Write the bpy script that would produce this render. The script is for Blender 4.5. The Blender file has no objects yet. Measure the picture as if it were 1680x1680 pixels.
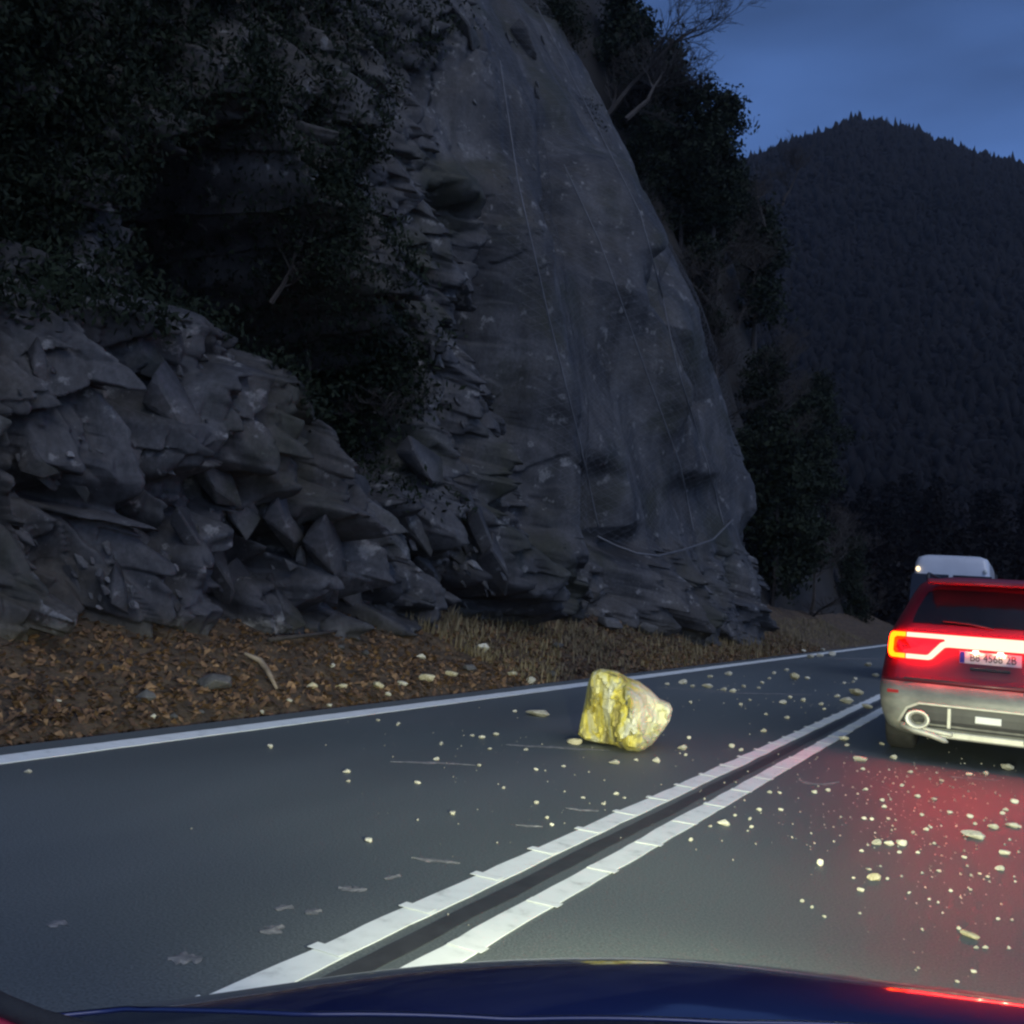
import bpy, bmesh, math, random
import numpy as np
from mathutils import Vector, Matrix, noise as mnoise

random.seed(7); rng = np.random.default_rng(7)
R = math.radians
scene = bpy.context.scene

# ------------------------------------------------------------------ camera
H, F = 1.35, 1600.0                                   # eye height (m), focal length in px of a 1680 px frame
RT = np.array([0.88170471, 0.02379312, -0.47120132])  # world X, Y (down the road), Z seen in camera axes (right, down, forward)
FW = np.array([0.46664965, 0.10321192, 0.87839934])
UP = np.array([0.06953346, -0.99437477, 0.07989939])
cam_d = bpy.data.cameras.new('camera'); cam = bpy.data.objects.new('camera', cam_d)
scene.collection.objects.link(cam); scene.camera = cam
cam_d.sensor_width = 36; cam_d.lens = 36 * F / 1680; cam_d.clip_start = 0.02; cam_d.clip_end = 4000
_m = Matrix.Identity(4)
for i, a in enumerate((RT, FW, UP)):
    _m[i][0] = a[0]; _m[i][1] = -a[1]; _m[i][2] = -a[2]
_m[2][3] = H
cam.matrix_world = _m

# ------------------------------------------------------------------ light
SUN_EL, SUN_AZ = R(50), R(125)      # afterglow: behind the camera to the right (azimuth clockwise from +Y)
world = bpy.data.worlds.new('World'); scene.world = world; world.use_nodes = True
wn, wl = world.node_tree.nodes, world.node_tree.links
wn.clear()
sky = wn.new('ShaderNodeTexSky'); sky.sky_type = 'NISHITA'; sky.sun_disc = False
sky.sun_elevation = SUN_EL; sky.sun_rotation = SUN_AZ; sky.altitude = 0; sky.air_density = 0.42; sky.dust_density = 0.9; sky.ozone_density = 10.0
tc = wn.new('ShaderNodeTexCoord'); mp = wn.new('ShaderNodeMapping'); mp.inputs['Scale'].default_value = (2.2, 2.2, 9.0); mp.inputs['Rotation'].default_value = (0.05, 0.12, 0.3)
cn = wn.new('ShaderNodeTexNoise'); cn.inputs['Scale'].default_value = 1.6; cn.inputs['Detail'].default_value = 4; cn.inputs['Roughness'].default_value = 0.45
cr = wn.new('ShaderNodeMapRange'); cr.inputs[1].default_value = 0.3; cr.inputs[2].default_value = 0.7; cr.inputs[3].default_value = 0.72; cr.inputs[4].default_value = 1.18
mul = wn.new('ShaderNodeVectorMath'); mul.operation = 'SCALE'
bg = wn.new('ShaderNodeBackground'); wo = wn.new('ShaderNodeOutputWorld')
wl.new(tc.outputs['Generated'], mp.inputs[0]); wl.new(mp.outputs[0], cn.inputs[0]); wl.new(cn.outputs[0], cr.inputs[0])
wl.new(sky.outputs[0], mul.inputs[0]); wl.new(cr.outputs[0], mul.inputs['Scale'])
wl.new(mul.outputs[0], bg.inputs[0]); bg.inputs[1].default_value = 0.15; wl.new(bg.outputs[0], wo.inputs[0])

sun_d = bpy.data.lights.new('sun', 'SUN'); sun_d.energy = 0.36; sun_d.angle = R(40); sun_d.color = (1.0, 0.97, 0.86)
sun = bpy.data.objects.new('sun', sun_d); scene.collection.objects.link(sun)
_sd = Vector((math.sin(SUN_AZ) * math.cos(SUN_EL), math.cos(SUN_AZ) * math.cos(SUN_EL), math.sin(SUN_EL)))
sun.rotation_euler = _sd.to_track_quat('Z', 'Y').to_euler()
scene.view_settings.view_transform = 'Standard'; scene.view_settings.look = 'None'
scene.view_settings.gamma = 1.0; scene.view_settings.exposure = 0.42
scene.cycles.use_denoising = True; scene.cycles.max_bounces = 4; scene.cycles.volume_bounces = 0
scene.cycles.sample_clamp_indirect = 4.0; scene.cycles.pixel_filter_type = 'BLACKMAN_HARRIS'; scene.cycles.filter_width = 2.4   # a soft phone picture

# ------------------------------------------------------------------ helpers
def ray(px, py):
    p = np.array([(px - 840) / F, (py - 840) / F, 1.0]); return np.array([p @ RT, p @ FW, p @ UP])
def on_z(px, py, z=0.0):
    r = ray(px, py); t = (z - H) / r[2]; return Vector((r[0] * t, r[1] * t, z))
def on_y(px, py, y):
    r = ray(px, py); t = y / r[1]; return Vector((r[0] * t, y, H + r[2] * t))
def on_x(px, py, x):
    r = ray(px, py); t = x / r[0]; return Vector((x, r[1] * t, H + r[2] * t))
def project(X, Y, Z):
    c = X[..., None] * RT + Y[..., None] * FW + (Z - H)[..., None] * UP
    return 840 + F * c[..., 0] / c[..., 2], 840 + F * c[..., 1] / c[..., 2]
def px_at(v):                      # size in metres of one photo pixel at a point
    return float((v[0] * RT + v[1] * FW + (v[2] - H) * UP)[2]) / F

COL = scene.collection
def link(name, me, mat=None, parent=None, smooth=False, loc=None):
    o = bpy.data.objects.new(name, me); COL.objects.link(o)
    if mat is not None:
        for m in (mat if isinstance(mat, (list, tuple)) else [mat]): me.materials.append(m)
    if smooth: me.polygons.foreach_set('use_smooth', [True] * len(me.polygons))
    if parent is not None: o.parent = parent
    if loc is not None: o.location = loc
    return o
def mesh(name, v, f):
    me = bpy.data.meshes.new(name); me.from_pydata([tuple(map(float, p)) for p in v], [], [tuple(map(int, q)) for q in f]); me.update(); return me
def fast_mesh(name, V, Q):         # numpy arrays, all faces with the same number of corners
    me = bpy.data.meshes.new(name); V = np.ascontiguousarray(V, np.float32); Q = np.ascontiguousarray(Q, np.int32)
    k = Q.shape[1]
    me.vertices.add(len(V)); me.vertices.foreach_set('co', V.ravel())
    me.loops.add(Q.size); me.loops.foreach_set('vertex_index', Q.ravel())
    me.polygons.add(len(Q)); me.polygons.foreach_set('loop_start', np.arange(0, Q.size, k, dtype=np.int32))
    me.update(calc_edges=True); me.validate(); return me
def grid_faces(nu, nv):
    a = (np.arange(nu - 1)[:, None] * nv + np.arange(nv - 1)[None, :]).ravel()
    return np.stack([a, a + nv, a + nv + 1, a + 1], 1)
def empty(name, loc=(0, 0, 0)):
    o = bpy.data.objects.new(name, None); COL.objects.link(o); o.location = loc; o.empty_display_size = 0.2; return o
def tag(o, label=None, cat=None, group=None, kind=None):
    if label: o['label'] = label
    if cat: o['category'] = cat
    if group: o['group'] = group
    if kind: o['kind'] = kind
    return o
def bm_mesh(name, bm):
    me = bpy.data.meshes.new(name); bm.normal_update(); bm.to_mesh(me); bm.free(); return me
def add_box(bm, c, s, bevel=0.0, rot=None):
    r = bmesh.ops.create_cube(bm, size=1.0); vs = r['verts']
    bmesh.ops.scale(bm, vec=s, verts=vs)
    if bevel:
        es = list({e for v in vs for e in v.link_edges})
        rb = bmesh.ops.bevel(bm, geom=es, offset=bevel, segments=2, affect='EDGES', profile=0.5)
        vs = list({v for f in rb['faces'] for v in f.verts} | {v for v in vs if v.is_valid})
    if rot is not None: bmesh.ops.rotate(bm, cent=(0, 0, 0), matrix=rot, verts=vs)
    bmesh.ops.translate(bm, vec=c, verts=vs); return vs
def box(name, c, s, mat, parent=None, bevel=0.0, rot=None):
    bm = bmesh.new(); add_box(bm, c, s, bevel, rot); return link(name, bm_mesh(name, bm), mat, parent)
def tube_data(pts, rads, sides=6, V=None, Fc=None, cap=True):
    V = [] if V is None else V; Fc = [] if Fc is None else Fc
    base = len(V); n = len(pts); prev = None
    for i, p in enumerate(pts):
        p = Vector(p); t = (Vector(pts[min(i + 1, n - 1)]) - Vector(pts[max(i - 1, 0)]))
        t = t.normalized() if t.length > 1e-9 else Vector((0, 0, 1))
        if prev is None:
            a = t.orthogonal().normalized()
        else:
            a = prev - t * prev.dot(t); a = a.normalized() if a.length > 1e-6 else t.orthogonal().normalized()
        prev = a; b = t.cross(a)
        for k in range(sides):
            q = 2 * math.pi * k / sides
            V.append(p + (a * math.cos(q) + b * math.sin(q)) * rads[i])
    for i in range(n - 1):
        for k in range(sides):
            k2 = (k + 1) % sides
            Fc.append((base + i * sides + k, base + i * sides + k2, base + (i + 1) * sides + k2, base + (i + 1) * sides + k))
    if cap:
        Fc.append(tuple(base + k for k in range(sides))[::-1]); Fc.append(tuple(base + (n - 1) * sides + k for k in range(sides)))
    return V, Fc
def tube(name, pts, r, mat, parent=None, sides=8, smooth=True):
    rads = r if isinstance(r, (list, tuple)) else [r] * len(pts)
    V, Fc = tube_data(pts, rads, sides); return link(name, mesh(name, V, Fc), mat, parent, smooth)

# value noise on numpy arrays
def _hash(ix, iy, s):
    h = np.sin(ix * 127.1 + iy * 311.7 + s * 74.7) * 43758.5453; return h - np.floor(h)
def vnoise(x, y, s=0):
    ix, iy = np.floor(x), np.floor(y); fx, fy = x - ix, y - iy; fx = fx * fx * (3 - 2 * fx); fy = fy * fy * (3 - 2 * fy)
    a, b, c, d = _hash(ix, iy, s), _hash(ix + 1, iy, s), _hash(ix, iy + 1, s), _hash(ix + 1, iy + 1, s)
    return (a * (1 - fx) + b * fx) * (1 - fy) + (c * (1 - fx) + d * fx) * fy - 0.5
def fbm(x, y, o=4, s=0, g=0.5):
    t = 0; a = 1.0
    for i in range(o): t = t + a * vnoise(x * 2 ** i, y * 2 ** i, s + i * 13); a *= g
    return t
def facets(x, y, s=0, tilt=0.5, groove=None, ta=0.45):   # broken rock: every cell is a tilted plane with a level of its own
    ix, iy = np.floor(x), np.floor(y); best = np.full(x.shape, 1e9); sec = np.full(x.shape, 1e9); out = np.zeros(x.shape)
    for dx in (-1, 0, 1):
        for dy in (-1, 0, 1):
            cx, cy_ = ix + dx, iy + dy
            sx, sy = cx + _hash(cx, cy_, s + 1), cy_ + _hash(cx, cy_, s + 2)
            d = (x - sx) ** 2 + (y - sy) ** 2
            val = _hash(cx, cy_, s + 3) - 0.5 + tilt * (ta * (x - sx) * (_hash(cx, cy_, s + 4) - 0.5) + (y - sy) * (_hash(cx, cy_, s + 5) - 0.5)) * 2
            m = d < best; sec = np.where(m, best, np.minimum(sec, d)); best = np.where(m, d, best); out = np.where(m, val, out)
    if groove: out = out - groove * np.exp(-((np.sqrt(sec) - np.sqrt(best)) / 0.06) ** 2)   # open joint between pieces
    return out
def sstep(a, b, x):
    t = np.clip((x - a) / (b - a), 0, 1); return t * t * (3 - 2 * t)
def poly_sd(px, py, poly):         # signed distance to a polygon, positive inside
    n = len(poly); ins = np.zeros(px.shape, bool); dist = np.full(px.shape, 1e18)
    for i in range(n):
        (x0, y0), (x1, y1) = poly[i], poly[(i + 1) % n]
        ex, ey = x1 - x0, y1 - y0; t = np.clip(((px - x0) * ex + (py - y0) * ey) / (ex * ex + ey * ey), 0, 1)
        dist = np.minimum(dist, (px - x0 - t * ex) ** 2 + (py - y0 - t * ey) ** 2)
        c = ((y0 > py) != (y1 > py)) & (px < (x1 - x0) * (py - y0) / ((y1 - y0) if y1 != y0 else 1e-9) + x0); ins ^= c
    return np.where(ins, 1, -1) * np.sqrt(dist)
def line_d(px, py, pts):
    d = np.full(px.shape, 1e18)
    for (x0, y0), (x1, y1) in zip(pts[:-1], pts[1:]):
        ex, ey = x1 - x0, y1 - y0; t = np.clip(((px - x0) * ex + (py - y0) * ey) / (ex * ex + ey * ey), 0, 1)
        d = np.minimum(d, (px - x0 - t * ex) ** 2 + (py - y0 - t * ey) ** 2)
    return np.sqrt(d)

# ------------------------------------------------------------------ materials
def mat_base(name):
    m = bpy.data.materials.new(name); m.use_nodes = True; n = m.node_tree.nodes; l = m.node_tree.links
    return m, n, l, n['Principled BSDF']
def noise_mat(name, cols, scale=4.0, rough=0.8, detail=6, bump=0.0, bscale=None, bdist=0.02, spec=0.5, metal=0.0, stretch=(1, 1, 1), lo=0.3, hi=0.7, coat=0.0, coat_rough=0.05, rnd=0.0, rot=(0, 0, 0), rvar=0.0):
    m, n, l, p = mat_base(name)
    t = n.new('ShaderNodeTexCoord'); mp = n.new('ShaderNodeMapping'); mp.inputs['Scale'].default_value = stretch; mp.inputs['Rotation'].default_value = rot
    nz = n.new('ShaderNodeTexNoise'); nz.inputs['Scale'].default_value = scale; nz.inputs['Detail'].default_value = detail; nz.inputs['Roughness'].default_value = 0.6
    cr = n.new('ShaderNodeValToRGB'); e = cr.color_ramp.elements
    k = len(cols)
    while len(e) < k: e.new(0.5)
    for i, c in enumerate(cols):
        e[i].position = lo + (hi - lo) * i / max(1, k - 1); e[i].color = (*c, 1)
    l.new(t.outputs['Object'], mp.inputs[0]); l.new(mp.outputs[0], nz.inputs[0]); l.new(nz.outputs[0], cr.inputs[0])
    out = cr.outputs[0]
    if rnd:
        oi = n.new('ShaderNodeObjectInfo'); mr = n.new('ShaderNodeMapRange'); mr.inputs[3].default_value = 1 - rnd; mr.inputs[4].default_value = 1 + rnd
        hs = n.new('ShaderNodeHueSaturation'); l.new(oi.outputs['Random'], mr.inputs[0]); l.new(mr.outputs[0], hs.inputs['Value']); l.new(out, hs.inputs['Color']); out = hs.outputs[0]
    l.new(out, p.inputs['Base Color'])
    p.inputs['Roughness'].default_value = rough; p.inputs['Metallic'].default_value = metal; p.inputs['Specular IOR Level'].default_value = spec
    if rvar:
        rr = n.new('ShaderNodeMapRange'); rr.inputs[1].default_value = 0.3; rr.inputs[2].default_value = 0.7; rr.inputs[3].default_value = rough - rvar; rr.inputs[4].default_value = rough + rvar
        l.new(nz.outputs[0], rr.inputs[0]); l.new(rr.outputs[0], p.inputs['Roughness'])
    p.inputs['Coat Weight'].default_value = coat; p.inputs['Coat Roughness'].default_value = coat_rough
    if bump:
        bz = n.new('ShaderNodeTexNoise'); bz.inputs['Scale'].default_value = bscale or scale * 4; bz.inputs['Detail'].default_value = 8; bz.inputs['Roughness'].default_value = 0.65
        b = n.new('ShaderNodeBump'); b.inputs['Strength'].default_value = bump; b.inputs['Distance'].default_value = bdist
        l.new(mp.outputs[0], bz.inputs[0]); l.new(bz.outputs[0], b.inputs['Height']); l.new(b.outputs[0], p.inputs['Normal'])
    return m
def emit_mat(name, col, strength):
    m, n, l, p = mat_base(name)
    p.inputs['Base Color'].default_value = (0.3, 0.02, 0.02, 1); p.inputs['Roughness'].default_value = 0.2
    p.inputs['Emission Color'].default_value = (*col, 1); p.inputs['Emission Strength'].default_value = strength
    return m

M = {}
def rock_mat():
    m, n, l, p = mat_base('cliff_rock')
    t = n.new('ShaderNodeTexCoord')
    def nz(scale, detail=6, st=(1, 1, 1), rot=(0, 0, 0)):
        mp = n.new('ShaderNodeMapping'); mp.inputs['Scale'].default_value = st; mp.inputs['Rotation'].default_value = rot
        z = n.new('ShaderNodeTexNoise'); z.inputs['Scale'].default_value = scale; z.inputs['Detail'].default_value = detail; z.inputs['Roughness'].default_value = 0.62
        l.new(t.outputs['Object'], mp.inputs[0]); l.new(mp.outputs[0], z.inputs[0]); return z
    def ramp(src, stops):
        r = n.new('ShaderNodeValToRGB'); e = r.color_ramp.elements
        while len(e) < len(stops): e.new(0.5)
        for i, (q, c) in enumerate(stops): e[i].position = q; e[i].color = (*c, 1)
        l.new(src.outputs[0], r.inputs[0]); return r
    def mix(a, b, fac, mode='MIX'):
        x = n.new('ShaderNodeMix'); x.data_type = 'RGBA'; x.blend_type = mode
        l.new(a.outputs[2 if a.bl_idname == 'ShaderNodeMix' else 0], x.inputs[6]); l.new(b.outputs[0], x.inputs[7])
        if isinstance(fac, float): x.inputs[0].default_value = fac
        else: l.new(fac.outputs[0], x.inputs[0])
        return x
    base = ramp(nz(0.55, 7), [(0.3, (0.018, 0.018, 0.019)), (0.5, (0.046, 0.045, 0.045)), (0.72, (0.088, 0.086, 0.084))])
    streak = ramp(nz(1.6, 6, (1, 1.3, 0.22), (-0.4, 0, 0)), [(0.38, (0.32, 0.32, 0.33)), (0.6, (1.35, 1.35, 1.4))])
    a = mix(base, streak, 0.7, 'MULTIPLY')
    brown = ramp(nz(0.35, 5), [(0.0, (0.04, 0.033, 0.022)), (1.0, (0.062, 0.052, 0.038))])
    bf = ramp(nz(0.28, 6), [(0.5, (0, 0, 0)), (0.66, (0.75, 0.75, 0.75))])
    a = mix(a, brown, bf)
    pale = ramp(nz(5, 3), [(0.0, (0.16, 0.16, 0.15)), (1.0, (0.24, 0.23, 0.22))])
    pf = ramp(nz(3.2, 7), [(0.6, (0, 0, 0)), (0.66, (0.75, 0.75, 0.75))])
    a = mix(a, pale, pf)
    moss = ramp(nz(3, 3), [(0.0, (0.012, 0.014, 0.006)), (1.0, (0.026, 0.026, 0.011))])
    mf = ramp(nz(0.42, 7, (1, 1, 1), (0, 0, 2.0)), [(0.52, (0, 0, 0)), (0.64, (0.85, 0.85, 0.85))])
    a = mix(a, moss, mf)
    grain = ramp(nz(16, 4), [(0.3, (0.66, 0.66, 0.66)), (0.7, (1.3, 1.3, 1.3))])
    a = mix(a, grain, 1.0, 'MULTIPLY')
    l.new(a.outputs[2], p.inputs['Base Color'])
    rr = n.new('ShaderNodeMapRange'); rr.inputs[3].default_value = 0.5; rr.inputs[4].default_value = 0.95; l.new(nz(1.1, 5).outputs[0], rr.inputs[0]); l.new(rr.outputs[0], p.inputs['Roughness'])
    b = n.new('ShaderNodeBump'); b.inputs['Strength'].default_value = 0.45; b.inputs['Distance'].default_value = 0.05
    l.new(nz(6, 9, (1, 1, 0.6)).outputs[0], b.inputs['Height'])
    l.new(b.outputs[0], p.inputs['Normal'])
    return m
M['rock'] = rock_mat()

def road_mat():
    m, n, l, p = mat_base('asphalt')
    t = n.new('ShaderNodeTexCoord')
    big = n.new('ShaderNodeTexNoise'); big.inputs['Scale'].default_value = 0.5; big.inputs['Detail'].default_value = 5
    mp = n.new('ShaderNodeMapping'); mp.inputs['Scale'].default_value = (1, 0.22, 1); l.new(t.outputs['Object'], mp.inputs[0]); l.new(mp.outputs[0], big.inputs[0])
    fine = n.new('ShaderNodeTexNoise'); fine.inputs['Scale'].default_value = 90; fine.inputs['Detail'].default_value = 4; l.new(t.outputs['Object'], fine.inputs[0])
    r1 = n.new('ShaderNodeValToRGB'); r1.color_ramp.elements[0].position = 0.3; r1.color_ramp.elements[0].color = (0.070, 0.084, 0.086, 1); r1.color_ramp.elements[1].position = 0.75; r1.color_ramp.elements[1].color = (0.116, 0.134, 0.134, 1)
    r2 = n.new('ShaderNodeMapRange'); r2.inputs[1].default_value = 0.3; r2.inputs[2].default_value = 0.7; r2.inputs[3].default_value = 0.62; r2.inputs[4].default_value = 1.38
    mx = n.new('ShaderNodeVectorMath'); mx.operation = 'SCALE'
    l.new(big.outputs[0], r1.inputs[0]); l.new(fine.outputs[0], r2.inputs[0]); l.new(r1.outputs[0], mx.inputs[0]); l.new(r2.outputs[0], mx.inputs['Scale']); l.new(mx.outputs[0], p.inputs['Base Color'])
    rr = n.new('ShaderNodeMapRange'); rr.inputs[3].default_value = 0.42; rr.inputs[4].default_value = 0.75; l.new(big.outputs[0], rr.inputs[0]); l.new(rr.outputs[0], p.inputs['Roughness'])
    b = n.new('ShaderNodeBump'); b.inputs['Strength'].default_value = 0.5; b.inputs['Distance'].default_value = 0.006; l.new(fine.outputs[0], b.inputs['Height']); l.new(b.outputs[0], p.inputs['Normal'])
    return m
M['road'] = road_mat()
M['tar'] = noise_mat('tar_seam', [(0.03, 0.032, 0.036), (0.05, 0.053, 0.058)], 8, 0.6, bump=0.3, bdist=0.004)
M['paint'] = noise_mat('road_paint', [(0.52, 0.54, 0.51), (0.76, 0.79, 0.75), (0.82, 0.85, 0.81)], 7, 0.6, bump=0.4, bscale=60, bdist=0.003, lo=0.28, hi=0.55)
M['dust'] = noise_mat('stone_dust', [(0.11, 0.115, 0.117), (0.17, 0.17, 0.168), (0.32, 0.31, 0.29)], 22, 0.9, lo=0.35, hi=0.7)
M['litter_ground'] = noise_mat('leaf_mould', [(0.028, 0.02, 0.013), (0.075, 0.05, 0.03), (0.13, 0.09, 0.05)], 5, 0.95, bump=1.0, bscale=18, bdist=0.05)
M['earth'] = noise_mat('forest_floor', [(0.008, 0.007, 0.006), (0.02, 0.017, 0.013)], 0.3, 0.95)
M['stone'] = noise_mat('pale_stone', [(0.30, 0.28, 0.21), (0.52, 0.49, 0.38), (0.62, 0.60, 0.50)], 9, 0.85, bump=0.5, bscale=40, bdist=0.01, rnd=0.25)
M['gravel'] = noise_mat('gravel_chips', [(0.14, 0.13, 0.11), (0.30, 0.28, 0.23), (0.5, 0.48, 0.4)], 1.3, 0.85)
M['ochre_stone'] = noise_mat('ochre_stone', [(0.28, 0.24, 0.13), (0.44, 0.39, 0.24), (0.54, 0.50, 0.36)], 6, 0.85, bump=0.5, bscale=40, bdist=0.01, rnd=0.15)
M['grey_stone'] = noise_mat('grey_stone', [(0.045, 0.044, 0.043), (0.11, 0.107, 0.102)], 6, 0.85, bump=0.6, bscale=25, bdist=0.015, rnd=0.3)
M['fleck'] = noise_mat('pale_fleck', [(0.10, 0.10, 0.10), (0.22, 0.215, 0.205)], 6, 0.85, bump=0.5, bscale=25, bdist=0.015, rnd=0.3)
M['bark'] = noise_mat('bark', [(0.025, 0.02, 0.016), (0.06, 0.05, 0.042)], 6, 0.9, stretch=(1, 1, 0.3))
M['needles'] = noise_mat('evergreen_leaf', [(0.006, 0.010, 0.005), (0.016, 0.024, 0.010)], 1.5, 0.8, spec=0.2)
M['wood_mass'] = noise_mat('far_wood', [(0.006, 0.006, 0.0065), (0.013, 0.012, 0.0125)], 0.03, 0.95, spec=0.1)
M['dry_grass'] = noise_mat('dry_grass', [(0.10, 0.08, 0.042), (0.24, 0.19, 0.10)], 2.0, 0.85)
M['leaf'] = noise_mat('dead_leaf', [(0.03, 0.017, 0.010), (0.11, 0.06, 0.028), (0.34, 0.21, 0.10)], 9.0, 0.8, lo=0.25, hi=0.75)
M['wire'] = noise_mat('galvanised_wire', [(0.09, 0.09, 0.095), (0.15, 0.15, 0.155)], 3, 0.7, metal=0.3)
M['log'] = noise_mat('bleached_wood', [(0.12, 0.09, 0.06), (0.30, 0.24, 0.17)], 9, 0.85, stretch=(0.3, 1, 1))
M['suv'] = noise_mat('glare_red_paint', [(0.20, 0.007, 0.016), (0.26, 0.009, 0.02)], 2, 0.45, metal=0.15, coat=0.35, coat_rough=0.15)  # red of the tail-light glare put into the body colour
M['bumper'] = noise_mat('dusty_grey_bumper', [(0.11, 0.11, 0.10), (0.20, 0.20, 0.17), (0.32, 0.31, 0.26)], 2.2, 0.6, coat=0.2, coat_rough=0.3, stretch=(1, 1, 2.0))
M['black_plastic'] = noise_mat('black_plastic', [(0.02, 0.02, 0.021), (0.035, 0.035, 0.036)], 12, 0.5, bump=0.15, bscale=200, bdist=0.002)
M['rubber'] = noise_mat('tyre_rubber', [(0.015, 0.015, 0.015), (0.04, 0.038, 0.035)], 10, 0.85, bump=0.3)
M['rim'] = noise_mat('alloy', [(0.3, 0.3, 0.31), (0.4, 0.4, 0.41)], 5, 0.3, metal=0.9)
M['chrome'] = noise_mat('dusty_chrome', [(0.35, 0.34, 0.29), (0.6, 0.59, 0.52)], 14, 0.45, metal=0.4)
M['dusty_metal'] = noise_mat('dusty_metal', [(0.35, 0.34, 0.29), (0.5, 0.49, 0.42)], 9, 0.5, metal=0.3)
M['window'] = noise_mat('tinted_glass', [(0.012, 0.010, 0.011), (0.02, 0.016, 0.017)], 2, 0.12, spec=0.35)
M['lens'] = noise_mat('red_lens', [(0.32, 0.004, 0.004), (0.42, 0.008, 0.006)], 4, 0.15, coat=0.6)
M['plate'] = noise_mat('plate_white', [(0.62, 0.62, 0.58), (0.7, 0.7, 0.66)], 8, 0.45)
M['plate_blue'] = noise_mat('plate_blue', [(0.02, 0.03, 0.3), (0.03, 0.05, 0.4)], 8, 0.45)
M['ink'] = noise_mat('plate_ink', [(0.01, 0.01, 0.01), (0.02, 0.02, 0.02)], 8, 0.5)
M['tail'] = emit_mat('tail_light', (1.0, 0.024, 0.017), 36.0)
M['tail_amber'] = emit_mat('tail_light_corner', (1.0, 0.032, 0.0004), 20.0)
M['plate_lamp'] = emit_mat('plate_lamp', (1.0, 0.92, 0.75), 3.0)
M['marker'] = emit_mat('marker_lamp', (1.0, 0.8, 0.45), 1.6)
M['van'] = noise_mat('white_paint', [(0.50, 0.51, 0.54), (0.60, 0.61, 0.64)], 2, 0.35, coat=0.4)
M['bonnet'] = noise_mat('navy_paint', [(0.012, 0.020, 0.095), (0.017, 0.028, 0.12)], 3, 0.4, metal=0.3, coat=1.0, coat_rough=0.07)
M['red_trim'] = noise_mat('red_trim', [(0.5, 0.03, 0.06), (0.6, 0.04, 0.08)], 5, 0.5)

# ------------------------------------------------------------------ road and ground
ROAD_L, ROAD_R, Y0, Y1 = -6.38, 2.35, -6.0, 75.0
xs = np.linspace(-600, 600, 61); ys = np.linspace(-150, 700, 61)
gx, gy = np.meshgrid(xs, ys, indexing='ij')
g = fast_mesh('ground', np.stack([gx.ravel(), gy.ravel(), np.full(gx.size, -0.35)], 1), grid_faces(61, 61))
tag(link('ground', g, M['earth']), kind='structure')
def slab(name, x0, x1, y0, y1, ztop, thick, mat, nx=1, ny=20):
    bm = bmesh.new(); add_box(bm, ((x0 + x1) / 2, (y0 + y1) / 2, ztop - thick / 2), (x1 - x0, y1 - y0, thick)); return link(name, bm_mesh(name, bm), mat)
road = tag(slab('road', ROAD_L, ROAD_R, Y0, Y1, 0.0, 0.3, M['road']), kind='structure')

def strip(name, x0, x1, y0, y1, z, mat, seed=0, wob=0.012, seg=0.12, thick=0.004, parent=None):
    n = int((y1 - y0) / seg); y = np.linspace(y0, y1, n)
    a = x0 + wob * (fbm(y * 3.0, y * 0 + seed, 3, seed)); b = x1 + wob * (fbm(y * 3.0, y * 0 + seed + 9, 3, seed + 5))
    V = np.concatenate([np.stack([a, y, np.full(n, z - thick)], 1), np.stack([a, y, np.full(n, z)], 1), np.stack([b, y, np.full(n, z)], 1), np.stack([b, y, np.full(n, z - thick)], 1)])
    q = []
    for i in range(n - 1):
        for k in range(3): q.append((k * n + i, (k + 1) * n + i, (k + 1) * n + i + 1, k * n + i + 1))
    return link(name, mesh(name, V, q), mat, parent)
tar = tag(strip('tar_seam', -2.085, -1.985, Y0, Y1, 0.003, M['tar'], 3, thick=0.0025), kind='structure')
edge = tag(strip('edge_line', -6.10, -5.86, Y0, Y1, 0.005, M['paint'], 5), kind='structure')
bm = bmesh.new(); add_box(bm, (0, 0, 0.004), (0.150, 0.06, 0.0018), 0.0006); rib_me = bm_mesh('rib', bm); rib_me.materials.append(M['paint'])
for k, (a, b, off) in enumerate(((-2.272, -2.137, 2.96), (-1.918, -1.783, 3.31))):
    ln = tag(strip('centre_line', a, b, Y0, Y1, 0.006, M['paint'], 11 + 7 * k), kind='structure')
    for j in range(28):
        o = bpy.data.objects.new('rib', rib_me); COL.objects.link(o); o.parent = ln
        o.location = ((a + b) / 2 + random.uniform(-.006, .006) + (0.012 if k else -0.012), off + (j - 2) * (0.592 if k == 0 else 0.662), 0.0062); o.rotation_euler[2] = random.uniform(-.06, .06)

# ------------------------------------------------------------------ verge of leaf litter under the rock face
def verge_z(x, y):
    t = np.clip((-6.42 - x) / 2.6, 0, 1.6)
    z = -0.10 + 0.10 * sstep(0.0, 0.1, t) + 0.74 * t ** 1.15 + (0.16 * sstep(14, 24, y)) * t
    return z + (0.14 * fbm(x * 0.9, y * 0.9, 4, 31) + 0.05 * fbm(x * 4, y * 4, 3, 41)) * sstep(0.03, 0.25, t)
ux = np.linspace(ROAD_L + 0.02, -12.5, 90); uy = np.linspace(-6, 75, 560)
vx, vy = np.meshgrid(ux, uy, indexing='ij'); vz = verge_z(vx, vy)
vz[0, :] = -0.25
verge = tag(link('verge', fast_mesh('verge', np.stack([vx.ravel(), vy.ravel(), vz.ravel()], 1), grid_faces(90, 560)[:, ::-1]), M['litter_ground'], smooth=True), kind='structure')
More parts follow.
